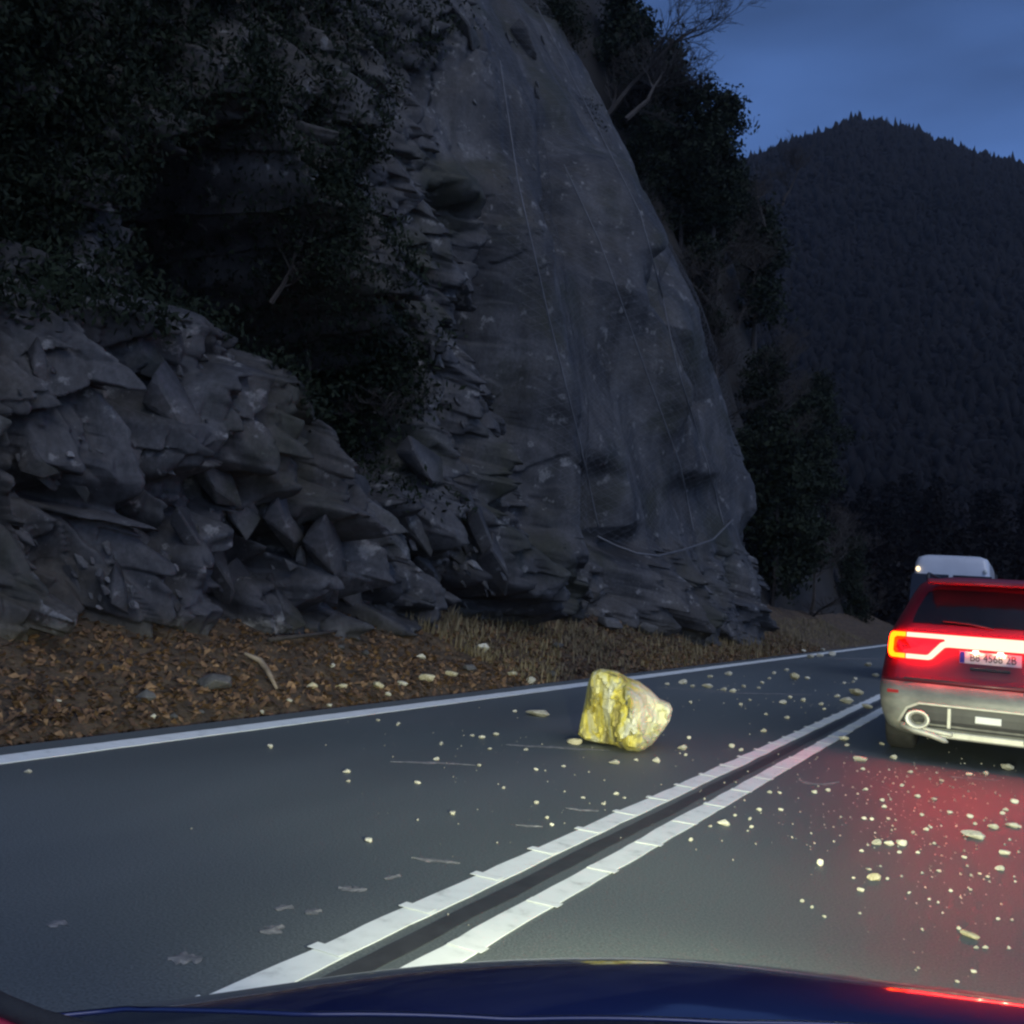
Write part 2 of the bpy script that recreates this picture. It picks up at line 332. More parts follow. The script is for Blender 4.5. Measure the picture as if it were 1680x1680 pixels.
# right-hand verge, falling away from the road
ux = np.linspace(ROAD_R - 0.02, 40, 60); uy = np.linspace(-6, 75, 120); vx2, vy2 = np.meshgrid(ux, uy, indexing='ij')
vz2 = -0.06 - 0.10 * np.clip(vx2 - 3, 0, 4) + 0.08 * fbm(vx2 * 0.8, vy2 * 0.8, 4, 51); vz2[0, :] = -0.25; vz2 = np.maximum(vz2, -0.5)
tag(link('right_verge', fast_mesh('right_verge', np.stack([vx2.ravel(), vy2.ravel(), vz2.ravel()], 1), grid_faces(60, 120)), M['litter_ground'], smooth=True), kind='structure')

# ------------------------------------------------------------------ rock face
def boxblur(a, r):
    for ax in (0, 1):
        c = np.cumsum(np.concatenate([np.zeros_like(a.take([0], ax)), np.pad(a, [(r, r) if k == ax else (0, 0) for k in (0, 1)], mode='edge')], ax), ax)
        n = a.shape[ax]; a = (c.take(range(2 * r + 1, 2 * r + 1 + n), ax) - c.take(range(0, n), ax)) / (2 * r + 1)
    return a
cy = np.geomspace(3.2, 37.0, 920); cz = np.concatenate([np.linspace(-0.2, 9.0, 400), 9.0 + 20.0 * np.linspace(0, 1, 361)[1:] ** 1.25])
NY, NZ = len(cy), len(cz)
CY, CZ = np.meshgrid(cy, cz, indexing='ij')
def cliff_nominal(Y, Z):
    base = -9.3 + 1.3 * sstep(6, 30, Y)
    lean = 0.20 * Z + 0.34 * np.clip(Z - 9.5, 0, 100) * sstep(8, 26, Y)
    corner = 0.55 * np.clip(Y - 31.2, 0, 10) ** 1.6
    return base - lean - corner
NX = cliff_nominal(CY, CZ)
PX, PY = project(NX, CY, CZ)
PX0, PY0 = PX, PY
PX = PX0 + 70 * fbm(CY * 0.45, CZ * 0.45, 4, 201); PY = PY0 + 70 * fbm(CY * 0.45, CZ * 0.45, 4, 221)   # ragged edges
big = np.zeros_like(NX)
def poly_bump(poly, amp, soft): 
    return amp * sstep(-soft, soft, poly_sd(PX, PY, poly))
# the near outcrop on the left, standing proud
big += poly_bump([(-400, 1200), (-400, 470), (60, 430), (190, 480), (310, 520), (350, 600), (385, 720), (415, 830), (440, 900), (470, 1020), (480, 1150)], 1.15, 26)
big += poly_bump([(120, 700), (200, 600), (330, 620), (380, 720), (420, 850), (400, 905), (330, 860), (250, 820), (160, 790)], 0.55, 18)
big += poly_bump([(330, 850), (420, 870), (450, 960), (470, 1040), (420, 1010), (360, 950)], 0.35, 12)
# the dark recess behind it
big -= poly_bump([(250, 250), (420, 240), (520, 420), (640, 600), (680, 760), (560, 790), (430, 740), (390, 640), (350, 520), (240, 420)], 4.2, 38)
big -= poly_bump([(200, -60), (420, -60), (440, 120), (300, 220), (180, 160)], 0.7, 60)
# the low ledges at the foot of the recess, with a dark crack across
big += poly_bump([(440, 820), (520, 800), (640, 900), (700, 980), (690, 1040), (560, 1060), (530, 1000), (450, 960)], 0.75, 16)
big += poly_bump([(560, 790), (660, 800), (780, 850), (850, 960), (830, 1010), (740, 960), (620, 850)], 0.75, 18)
big -= 0.85 * np.exp(-(line_d(PX, PY, [(450, 765), (560, 835), (660, 905), (745, 995)]) / 17) ** 2)
big -= 0.5 * np.exp(-(line_d(PX, PY, [(530, 990), (600, 1015), (650, 1010)]) / 15) ** 2)
big -= 0.9 * np.exp(-(line_d(PX, PY, [(330, 900), (370, 915), (405, 900)]) / 16) ** 2)
big -= 0.8 * np.exp(-(line_d(PX, PY, [(290, 945), (350, 950)]) / 20) ** 2)
big -= 0.7 * np.exp(-(line_d(PX, PY, [(0, 810), (110, 830), (170, 910)]) / 22) ** 2)
PXS, PYS = PX0 + 0.2 * (PX - PX0), PY0 + 0.2 * (PY - PY0)
# the main buttress with its long creases
big += 0.68 * np.exp(-(line_d(PXS, PYS, [(700, 20), (800, 180), (880, 300)]) / 45) ** 2)
big += 1.01 * np.exp(-(line_d(PXS, PYS, [(925, 270), (985, 400), (1060, 610), (1120, 770)]) / 24) ** 2)
big += 0.74 * np.exp(-(line_d(PXS, PYS, [(880, 40), (960, 200), (1050, 360), (1090, 520), (1130, 640), (1200, 830)]) / 26) ** 2)
big -= 1.22 * np.exp(-(line_d(PXS, PYS, [(870, 230), (895, 320), (925, 400)]) / 30) ** 2)
big -= 0.94 * np.exp(-(line_d(PXS, PYS, [(1010, 420), (1060, 540), (1110, 660)]) / 18) ** 2)
big -= 1.08 * np.exp(-(line_d(PXS, PYS, [(985, 790), (1000, 870), (1030, 890)]) / 24) ** 2)
big += 0.68 * np.exp(-(line_d(PXS, PYS, [(790, 300), (850, 480), (900, 700), (930, 900)]) / 30) ** 2)
big -= 0.68 * np.exp(-(line_d(PXS, PYS, [(740, 350), (800, 520), (860, 700), (900, 860)]) / 26) ** 2)
big += 0.61 * np.exp(-(line_d(PXS, PYS, [(730, 820), (790, 900), (835, 980)]) / 30) ** 2)
big += 1.0 * sstep(6, 0.3, CZ) * sstep(16, 30, CY) * 0.5
big += 0.9 * fbm(CY * 0.16, CZ * 0.16, 3, 3)
# bedding and joints dip steeply down to the right
ang = R(-79); ca, sa = math.cos(ang), math.sin(ang)
A, B = CY * ca + CZ * sa, -CY * sa + CZ * ca
wx, wy = 0.22 * fbm(CY * 0.5, CZ * 0.5, 3, 61), 0.22 * fbm(CY * 0.5, CZ * 0.5, 3, 71)
netmask = sstep(-60, 60, poly_sd(PX, PY, [(690, -80), (860, -80), (1000, 150), (1120, 350), (1260, 900), (1000, 905), (900, 860), (820, 600), (760, 300)]))
rough = 1 - 0.82 * netmask
crs = (0.95 - 0.35 * netmask) * facets((A + wx) * 0.11, (B + wy) * 0.50, 101, 1.2, 0.1) + rough * 0.60 * facets((A + wx) * 0.30, (B + wy) * 1.15, 131, 1.3, 0.18)
crs = np.where(netmask > 0.02, crs * (1 - netmask) + netmask * boxblur(boxblur(crs, 7), 6), crs); crs = boxblur(crs, 3)
med = rough * 0.30 * facets((A + wx * .6) * 0.75, (B + wy * .6) * 2.8, 161, 1.4, 0.25); med = boxblur(med, 2)
blk = (1 - netmask) * (0.40 * boxblur(facets((A + wx) * 0.85 + 5.5, (B + wy) * 1.05, 401, 1.9, 0.12, 1.0), 1) + 0.16 * facets((A + wx) * 2.3, (B + wy) * 2.7, 431, 1.9, 0.12, 1.0))
fine = crs * (0.55 + 0.45 * netmask) + 0.6 * med + blk + rough * 0.12 * boxblur(facets((A + wx * .3) * 2.0, (B + wy * .3) * 6.5, 191, 1.4, 0.3), 1) + 0.03 * fbm(CY * 2.2, CZ * 2.2, 4, 81) + netmask * 0.10 * fbm(CY * 1.6, CZ * 0.25, 4, 301)
fade = sstep(0.0, 1.2, CZ) * 0.75 + 0.25
D = big + fine * fade
CX = NX + D
SX, SY, SZ = CX, CY + 0.30 * fine * fade + 0.10 * big, CZ - 0.22 * fine * fade
rock_face = tag(link('rock_face', fast_mesh('rock_face', np.stack([SX.ravel(), SY.ravel(), SZ.ravel()], 1), grid_faces(NY, NZ)), M['rock']), kind='structure')
def cliff_pt(px, py, out=0.0):     # the point of the rock face seen at a photo position
    x = -10.0
    for _ in range(12):
        p = on_x(px, py, x)
        i = int(np.clip(np.searchsorted(cy, p.y), 0, NY - 1)); j = int(np.clip(np.searchsorted(cz, p.z), 0, NZ - 1))
        x = 0.5 * x + 0.5 * CX[i, j]
    return on_x(px, py, x + out)

# loose slabs still sitting on the outcrop
def stone_mesh(name, seed, sub=2, flat=0.6, jag=0.35):
    rs = random.Random(seed); bm = bmesh.new()
    for _ in range(18 if sub > 1 else 11):
        v = Vector((rs.gauss(0, 1), rs.gauss(0, 1), rs.gauss(0, 1))).normalized() * rs.uniform(.36, .56); bm.verts.new((v.x, v.y, v.z * flat))
    r = bmesh.ops.convex_hull(bm, input=bm.verts[:]); bmesh.ops.delete(bm, geom=list({g for g in r['geom_interior'] + r['geom_unused'] if isinstance(g, bmesh.types.BMVert)}), context='VERTS')
    if sub > 1: bmesh.ops.bevel(bm, geom=bm.edges[:], offset=0.025, segments=1, affect='EDGES')
    else: bmesh.ops.triangulate(bm, faces=bm.faces[:])
    return bm_mesh(name, bm)
def shard_mesh(seed):
    rs = random.Random(seed); bm = bmesh.new()
    for _ in range(15):                # long, flat, pointed at the lower end
        t = rs.uniform(-1, 1); w = 0.34 * (1 - 0.45 * max(0, -t)) * (1 - 0.35 * max(0, t))
        bm.verts.new((rs.uniform(-.16, .16), rs.uniform(-w, w), t * 0.62))
    r = bmesh.ops.convex_hull(bm, input=bm.verts[:]); bmesh.ops.delete(bm, geom=list({g for g in r['geom_interior'] + r['geom_unused'] if isinstance(g, bmesh.types.BMVert)}), context='VERTS')
    bmesh.ops.bevel(bm, geom=bm.edges[:], offset=0.018, segments=1, affect='EDGES')
    return bm_mesh('rock_slab', bm)
slab_meshes = [shard_mesh(500 + i) for i in range(8)]
for me in slab_meshes: me.materials.append(M['rock'])
slabs = [(225, 570, 130), (190, 640, 170), (300, 680, 190), (350, 780, 150), (395, 840, 130), (125, 790, 80), (205, 795, 80), (90, 690, 60), (50, 745, 110), (78, 775, 70), (40, 960, 90), (330, 985, 110), (250, 900, 130),
         (310, 880, 110), (365, 950, 140), (400, 970, 120), (455, 990, 120), (575, 960, 150), (540, 900, 170), (640, 960, 110), (770, 830, 70), (790, 880, 110), (815, 930, 120), (745, 900, 90), (640, 310, 60), (660, 660, 90), (720, 655, 60), (865, 75, 90), (610, 95, 80), (690, 140, 80), (760, 40, 110), (240, 160, 80), (720, 20, 90),
         (20, 580, 120), (70, 600, 100), (90, 510, 110), (160, 860, 120), (680, 860, 150), (600, 840, 140), (700, 930, 90), (30, 860, 120), (120, 960, 110), (200, 970, 100), (470, 860, 140), (330, 420, 120), (300, 380, 90), (150, 130, 130), (390, 170, 120), (520, 200, 140), (560, 330, 130), (600, 480, 130), (700, 760, 120), (660, 560, 110)]
slabs = [q for q in slabs if q[1] > 480 or q[0] > 600]
for i, (px, py, w) in enumerate(slabs):
    p = cliff_pt(px, py, -0.10); s = w * px_at(p) * 0.8
    o = bpy.data.objects.new('rock_slab', slab_meshes[i % 8]); COL.objects.link(o); o.parent = rock_face
    o.location = p; o.scale = (s * 1.5, s * random.uniform(1.0, 1.6), s)
    o.rotation_euler = (R(random.uniform(18, 40)), R(random.uniform(-34, -16)), R(random.uniform(-20, 20)))

# broken pale pieces lodged in the outcrop and the ledges
chip_me = [shard_mesh(700 + i) for i in range(6)]
for k_, me in enumerate(chip_me): me.materials.append(M['rock'] if k_ < 2 else M['grey_stone'] if k_ < 5 else M['fleck'])
rc = random.Random(21)
zones = [((0, 430), (480, 1010), 95), ((440, 850), (800, 1000), 60), ((680, 760), (560, 700), 22), ((600, 900), (10, 330), 22), ((740, 840), (800, 970), 22), ((120, 330), (850, 1000), 26)]
for (xa, xb), (ya, yb), k_ in zones:
    for _ in range(k_):
        px, py = rc.uniform(xa, xb), rc.uniform(ya, yb); p = cliff_pt(px, py, -0.03); s = rc.uniform(10, 16 + 26 * rc.random() ** 2) * px_at(p)
        o = bpy.data.objects.new('rock_chip', rc.choice(chip_me)); COL.objects.link(o); o.parent = rock_face; o.location = p; o.scale = (s * 1.6, s * rc.uniform(.9, 1.6), s)
        o.rotation_euler = (R(rc.uniform(5, 50)), R(rc.uniform(-40, -5)), R(rc.uniform(-30, 30)))

# rockfall netting over the right-hand buttress
def maxblur(a, r):
    for ax in (0, 1):
        out = a.copy()
        for s in range(-r, r + 1, 3): out = np.maximum(out, np.roll(a, s, ax))
        a = out
    return a
NETX = boxblur(maxblur(CX - NX, 9), 11) + NX + 0.05
def net_pt(y, z):
    fi = np.clip(np.interp(y, cy, np.arange(NY)), 0, NY - 2); fj = np.clip(np.interp(z, cz, np.arange(NZ)), 0, NZ - 2)
    i, j = fi.astype(int), fj.astype(int); a, b = fi - i, fj - j
    return (NETX[i, j] * (1 - a) + NETX[i + 1, j] * a) * (1 - b) + (NETX[i, j + 1] * (1 - a) + NETX[i + 1, j + 1] * a) * b
NETPOLY = [(800, -60), (870, -60), (960, 140), (1060, 320), (1140, 470), (1190, 610), (1215, 760), (1222, 800), (1180, 880), (1120, 908), (1040, 905), (985, 882), (930, 860), (880, 700), (840, 480), (800, 250)]
pitch = 0.19
ny_, nz_ = int(22 / pitch), int(23 / pitch)
V, E_, ids = [], [], {}
yy = 13 + np.arange(ny_) * pitch; zz = 2.0 + np.arange(nz_) * pitch
ny2, nz2 = np.meshgrid(yy, zz, indexing='ij'); nz2 = nz2 + 0.5 * pitch * (np.arange(ny_) % 2)[:, None]
nx2 = net_pt(ny2, nz2); qx, qy = project(nx2, ny2, nz2); inside = poly_sd(qx, qy, NETPOLY) > 0
segs = []
for i in range(ny_ - 1):
    for j in range(nz_ - 1):
        if not inside[i, j]: continue
        for jj in ((j, j - 1) if i % 2 == 0 else (j, j + 1)):
            if 0 <= jj < nz_ and inside[i + 1, jj]:
                segs.append(((nx2[i, j], ny2[i, j], nz2[i, j]), (nx2[i + 1, jj], ny2[i + 1, jj], nz2[i + 1, jj])))
sa_ = np.array(segs); P0, P1 = sa_[:, 0], sa_[:, 1]; r_ = 0.0035
T = P1 - P0; T /= np.linalg.norm(T, axis=1)[:, None]; N1 = np.cross(T, (1, 0, 0.2)); N1 /= np.linalg.norm(N1, axis=1)[:, None]; N2 = np.cross(T, N1)
rings = []
for P in (P0, P1):
    for k in range(3):
        a = 2 * math.pi * k / 3; rings.append(P + r_ * (math.cos(a) * N1 + math.sin(a) * N2))
VV = np.stack(rings, 1).reshape(-1, 3); b0 = np.arange(len(P0)) * 6
QQ = np.concatenate([np.stack([b0 + k, b0 + (k + 1) % 3, b0 + 3 + (k + 1) % 3, b0 + 3 + k], 1) for k in range(3)])
net = empty('rockfall_netting', (-8.5, 25, 2)); tag(net, 'grey wire rockfall netting draped over the right-hand rock buttress', 'netting')
net_off = Vector((8.5, -25, -2))
me = fast_mesh('wire_mesh', VV, QQ); wm = link('wire_mesh', me, M['wire'], net); wm.location = net_off; tag(wm, kind='stuff')
def net_cable(pts, r, name):
    out = []
    for a, b in zip(pts[:-1], pts[1:]):
        for t in np.linspace(0, 1, 12, endpoint=False):
            px, py = a[0] + (b[0] - a[0]) * t, a[1] + (b[1] - a[1]) * t
            x = -9.0
            for _ in range(14):
                p = on_x(px, py, x); x = 0.5 * x + 0.5 * float(net_pt(np.array([p.y]), np.array([p.z]))[0])
            out.append(on_x(px, py, x + 0.04))
    c = tube(name, out, r, M['wire'], net, 5); c.location = net_off
net_cable([(980, 880), (1010, 895), (1045, 908), (1080, 912), (1122, 902), (1170, 885), (1205, 850), (1222, 770)], 0.03, 'hem_cable')
net_cable([(925, 270), (985, 400), (1060, 610), (1115, 760), (1140, 880)], 0.022, 'seam_cable')
net_cable([(880, 10), (960, 170), (1050, 350), (1085, 480), (1110, 600), (1160, 760), (1190, 870)], 0.022, 'seam_cable')
net_cable([(820, 100), (850, 300), (900, 520), (950, 720), (985, 880)], 0.02, 'seam_cable')

# ------------------------------------------------------------------ leaf litter, stones and dry grass of the verge
n = 26000
lx = -6.45 - 3.4 * rng.random(n) ** 1.25; ly = 2.5 + 34 * rng.random(n) ** 1.1; lz = verge_z(lx, ly) + 0.012
s = 0.02 + 0.038 * rng.random(n) ** 1.5; az = rng.random(n) * 6.283; tl = rng.normal(0, 0.5, n); tm = rng.normal(0, 0.5, n)
ux_ = np.stack([np.cos(az), np.sin(az), tl], 1) * s[:, None]; vx_ = np.stack([-np.sin(az), np.cos(az), tm], 1) * (s * (0.45 + 0.3 * rng.random(n)))[:, None]
c = np.stack([lx, ly, lz + 0.02 * rng.random(n)], 1); up_ = np.zeros_like(c); up_[:, 2] = s * (rng.random(n) * 0.9)
LV = np.stack([c - ux_, c - vx_ + up_ * .4, c + ux_, c + vx_ + up_ * .4], 1).reshape(-1, 3); q0 = np.arange(n) * 4
tag(link('leaf_litter', fast_mesh('leaf_litter', LV, np.stack([q0, q0 + 1, q0 + 2, q0 + 3], 1)), M['leaf']), 'brown dead leaves lying all along the foot of the rock face', 'leaves', kind='stuff')

n = 9000                            # dry grass further along
gx_ = -6.5 - 2.6 * rng.random(n); gy_ = 13 + 36 * rng.random(n) ** 1.3; gz_ = verge_z(gx_, gy_) - 0.02
hh = (0.06 + 0.20 * rng.random(n) ** 1.5) * (0.5 + 0.9 * np.clip(0.5 + 1.5 * fbm(gx_ * 0.8, gy_ * 0.5, 3, 5), 0, 1.2)); a = rng.random(n) * 6.283; w = 0.008 + 0.008 * rng.random(n)
b0_ = np.stack([gx_, gy_, gz_], 1); sd = np.stack([np.cos(a), np.sin(a), 0 * a], 1) * w[:, None]; ben = np.stack([np.cos(a + 1.3), np.sin(a + 1.3), 0 * a], 1) * (hh * (0.15 + 0.5 * rng.random(n)))[:, None]; uz = np.zeros_like(b0_); uz[:, 2] = hh
GV = np.stack([b0_ - sd, b0_ + sd, b0_ + sd * .6 + ben * .4 + uz * .6, b0_ - sd * .6 + ben * .4 + uz * .6, b0_ + ben + uz], 1).reshape(-1, 3); q0 = np.arange(n) * 5
tris = np.concatenate([np.stack([q0, q0 + 1, q0 + 2], 1), np.stack([q0, q0 + 2, q0 + 3], 1), np.stack([q0 + 3, q0 + 2, q0 + 4], 1)])
tag(link('dry_grass', fast_mesh('dry_grass', GV, tris), M['dry_grass']), 'dry yellowish grass along the verge beyond the yellow boulder', 'grass', kind='stuff')

def verge_pt(px, py):
    x = -7.5
    for _ in range(25):
        p = on_x(px, py, x); dz = p.z - float(verge_z(np.array([p.x]), np.array([p.y]))[0]); x -= dz * 0.8; x = max(-10.5, min(-6.3, x))
    return on_x(px, py, x)
stone_protos = {}
for key, mt in (('stone', 'stone'), ('ochre', 'ochre_stone'), ('grey', 'grey_stone')):
    stone_protos[key] = []
    for i in range(7):
        me = stone_mesh('stone', 40 + i * 3 + len(key), 2, 0.62); me.materials.append(M[mt]); stone_protos[key].append(me)
def stone(px, py, w, label, group=None, key='stone', name='stone', ar=0.7, pt=None, cat='stone', rz=None):
    p = pt if pt is not None else on_z(px, py, 0.0)
    s = w * px_at(p) * 1.05
    o = bpy.data.objects.new(name, random.choice(stone_protos[key])); COL.objects.link(o)
    o.scale = (s * random.uniform(0.95, 1.1), s * random.uniform(0.7, 1.0), s * ar * 1.25)
    o.location = (p.x, p.y, p.z + 0.22 * s * ar * 1.25); o.rotation_euler = (random.uniform(-.15, .15), random.uniform(-.15, .15), random.uniform(-.5, .5) if rz is None else rz)
    tag(o, label, cat, group); return o

# stones lying in the litter
for px, py, w, key in [(130, 1175, 14, 'stone'), (95, 1153, 14, 'stone'), (250, 1178, 16, 'stone'), (285, 1178, 16, 'grey'), (430, 1170, 12, 'stone'), (330, 1170, 12, 'grey'), (475, 1152, 14, 'stone'), (540, 1160, 14, 'stone'), (635, 1141, 14, 'stone'), (510, 1130, 22, 'ochre'), (560, 1130, 20, 'ochre'), (620, 1130, 26, 'ochre'), (660, 1125, 18, 'stone'), (700, 1118, 30, 'ochre'), (740, 1110, 22, 'ochre'), (770, 1100, 26, 'grey'), (790, 1068, 28, 'stone'), (600, 1075, 20, 'grey'), (690, 1080, 16, 'stone'), (560, 1065, 18, 'grey'), (545, 1095, 14, 'stone'), (840, 1110, 20, 'ochre'), (905, 1110, 22, 'grey'), (915, 1065, 24, 'grey'), (1000, 1032, 50, 'grey'), (1060, 1040, 40, 'grey'), (350, 1130, 60, 'grey'), (240, 1150, 40, 'grey'), (640, 1020, 18, 'grey'), (690, 1028, 14, 'grey'), (575, 1032, 16, 'stone'), (960, 1015, 20, 'grey'), (915, 990, 16, 'grey'), (1150, 1060, 20, 'grey'), (870, 1122, 26, 'stone')]:
    lab, grp = {'stone': ('pale stone lying in the brown leaf litter of the verge', 'pale stones in the litter'), 'ochre': ('ochre stone lying in the leaf litter close to the white edge line', 'ochre stones in the litter'), 'grey': ('grey stone half sunk in the leaf litter under the rock face', 'grey stones in the litter')}[key]
    stone(px, py, w, lab, grp, key, pt=verge_pt(px, py))
lp = [verge_pt(395, 1080), verge_pt(420, 1092), verge_pt(432, 1108), verge_pt(447, 1138)]
log = tag(tube('broken_branch', [p + Vector((0.05, 0, 0.06)) for p in lp], [0.018, 0.035, 0.03, 0.015], M['log'], sides=7), 'bleached broken branch end lying on the litter left of the boulder', 'branch')
lp = [verge_pt(435, 1060), verge_pt(500, 1052), verge_pt(575, 1040)]
tag(tube('fallen_branch', [p + Vector((0.05, 0, 0.08)) for p in lp], [0.03, 0.025, 0.012], M['bark'], sides=6), 'thin dark fallen branch on the litter under the left outcrop', 'branch')

# ------------------------------------------------------------------ the yellow boulder
def boulder_mat():
    m, n, l, p = mat_base('yellow_boulder')
    t = n.new('ShaderNodeTexCoord')
    def nz(scale, st, det=5, off=(0, 0, 0)):
        mp = n.new('ShaderNodeMapping'); mp.inputs['Scale'].default_value = st; mp.inputs['Rotation'].default_value = (0, 0.12, 0); mp.inputs['Location'].default_value = off
        z = n.new('ShaderNodeTexNoise'); z.inputs['Scale'].default_value = scale; z.inputs['Detail'].default_value = det; z.inputs['Roughness'].default_value = 0.55
        l.new(t.outputs['Object'], mp.inputs[0]); l.new(mp.outputs[0], z.inputs[0]); return z
    r = n.new('ShaderNodeValToRGB'); e = r.color_ramp.elements
    while len(e) < 5: e.new(0.5)
    for i, (q, c) in enumerate([(0.30, (0.13, 0.11, 0.05)), (0.40, (0.30, 0.25, 0.07)), (0.49, (0.60, 0.51, 0.09)), (0.57, (0.50, 0.47, 0.24)), (0.68, (0.60, 0.58, 0.44))]):
        e[i].position = q; e[i].color = (*c, 1)
    l.new(nz(4.5, (1.6, 1.6, 0.35)).outputs[0], r.inputs[0])
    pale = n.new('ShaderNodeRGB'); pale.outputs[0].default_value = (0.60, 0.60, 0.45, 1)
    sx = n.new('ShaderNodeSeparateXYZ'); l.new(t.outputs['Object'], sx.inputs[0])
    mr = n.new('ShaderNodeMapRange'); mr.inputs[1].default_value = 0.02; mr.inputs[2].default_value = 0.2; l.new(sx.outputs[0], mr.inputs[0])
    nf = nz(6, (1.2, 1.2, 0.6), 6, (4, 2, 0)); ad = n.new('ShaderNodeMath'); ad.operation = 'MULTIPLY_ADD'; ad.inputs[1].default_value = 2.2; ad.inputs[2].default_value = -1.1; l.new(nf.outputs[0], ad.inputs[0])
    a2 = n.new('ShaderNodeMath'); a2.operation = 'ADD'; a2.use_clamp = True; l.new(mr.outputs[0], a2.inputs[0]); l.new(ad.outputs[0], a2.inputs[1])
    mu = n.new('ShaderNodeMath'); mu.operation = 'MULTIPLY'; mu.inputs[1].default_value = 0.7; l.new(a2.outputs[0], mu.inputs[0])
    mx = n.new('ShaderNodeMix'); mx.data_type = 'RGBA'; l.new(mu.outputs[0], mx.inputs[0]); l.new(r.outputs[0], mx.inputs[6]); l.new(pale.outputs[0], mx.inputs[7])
    l.new(mx.outputs[2], p.inputs['Base Color']); p.inputs['Roughness'].default_value = 0.8
    b = n.new('ShaderNodeBump'); b.inputs['Strength'].default_value = 0.8; b.inputs['Distance'].default_value = 0.03; l.new(nz(9, (1.5, 1.5, 0.5), 8).outputs[0], b.inputs['Height']); l.new(b.outputs[0], p.inputs['Normal'])
    return m
BC = Vector((-3.22, 8.55, 0.0)); vd = Vector((BC.x, BC.y, 0)).normalized(); uu = Vector((vd.y, -vd.x, 0))
outline = [(985, 1098), (972, 1103), (965, 1120), (961, 1145), (955, 1175), (949, 1203), (960, 1212), (985, 1217), (1008, 1221), (1030, 1231), (1047, 1233), (1058, 1228), (1072, 1217), (1086, 1200), (1098, 1182), (1103, 1163), (1099, 1155), (1082, 1148), (1066, 1132), (1048, 1119), (1030, 1113), (1012, 1102)]
def plane_uz(px, py):
    r = ray(px, py); r = Vector((r[0], r[1], r[2])); t = BC.dot(vd) / r.dot(vd); p = Vector((0, 0, H)) + r * t
    return (p - BC).dot(uu), p.z
o2 = []
for i in range(len(outline)):
    a, b = plane_uz(*outline[i]), plane_uz(*outline[(i + 1) % len(outline)])
    for t in (0, 0.25, 0.5, 0.75): o2.append((a[0] * (1 - t) + b[0] * t, a[1] * (1 - t) + b[1] * t))
cu = sum(p[0] for p in o2) / len(o2)
from mathutils.geometry import delaunay_2d_cdt
pu, pz = np.array([p[0] for p in o2]), np.array([p[1] for p in o2])
gu, gz = np.meshgrid(np.arange(pu.min(), pu.max(), 0.024), np.arange(pz.min(), pz.max(), 0.024), indexing='ij')
gu = gu + rng.uniform(-.006, .006, gu.shape); gz = gz + rng.uniform(-.006, .006, gz.shape)
sdg = poly_sd(gu, gz, o2); keep = sdg > 0.014
iu, iz = gu[keep], gz[keep]; allp = [Vector((a_, b_)) for a_, b_ in o2] + [Vector((float(a_), float(b_))) for a_, b_ in zip(iu, iz)]; no = len(o2)
vc, _, fcs, _, _, _ = delaunay_2d_cdt(allp, [(i, (i + 1) % no) for i in range(no)], [], 1, 1e-6)
au, az_ = np.array([v.x for v in vc]), np.array([v.y for v in vc]); sd_ = np.maximum(poly_sd(au, az_, o2), 0); sd_[:no] = 0
rim = np.clip(sd_ / 0.10, 0, 1); tl_ = au - cu
rock_f = 0.26 * facets(tl_ * 3.1 + az_ * 0.7 + .35, az_ * 1.7 + 4.3, 7, 1.6, None, 1.0) + 0.09 * facets(tl_ * 7.0 + az_ * 1.4, az_ * 3.6, 17, 1.7, None, 1.0) + 0.03 * facets(tl_ * 19, az_ * 11, 27, 1.5, None, 1.0)
dome = np.sqrt(1 - (1 - np.clip(sd_ / 0.24, 0, 1)) ** 2)
front = -0.06 - 0.22 * dome + rim * rock_f - 0.10 * np.exp(-((tl_ - 0.03 - 0.12 * (az_ - 0.35)) / 0.10) ** 2) * rim
back = 0.10 + 0.34 * dome + 0.5 * rim * rock_f
V = []
for d in (front, back):
    for k in range(len(au)):
        p = uu * float(au[k]) + vd * float(d[k]); z = float(az_[k])
        if d is back: z = z * (1 - 0.35 * dome[k]) if z > 0.3 else max(0.0, z - 0.35 * dome[k] * 0.6)
        V.append((p.x, p.y, z))
nv_ = len(au); Fc = [tuple(f) for f in fcs] + [tuple(nv_ + i for i in f[::-1]) for f in fcs] + [(i, (i + 1) % no, nv_ + (i + 1) % no, nv_ + i) for i in range(no)]
me = mesh('boulder', V, Fc)
bm = bmesh.new(); bm.from_mesh(me); bmesh.ops.recalc_face_normals(bm, faces=bm.faces); bm.to_mesh(me); bm.free()
# the material's x runs across the boulder as seen from the road
rot = Matrix.Rotation(math.atan2(uu.y, uu.x), 4, 'Z'); me.transform(rot.inverted())
boulder = link('boulder', me, boulder_mat()); boulder.location = BC; boulder.rotation_euler = (0, 0, math.atan2(uu.y, uu.x))
tag(boulder, 'big yellow angular boulder lying in the left lane', 'boulder')

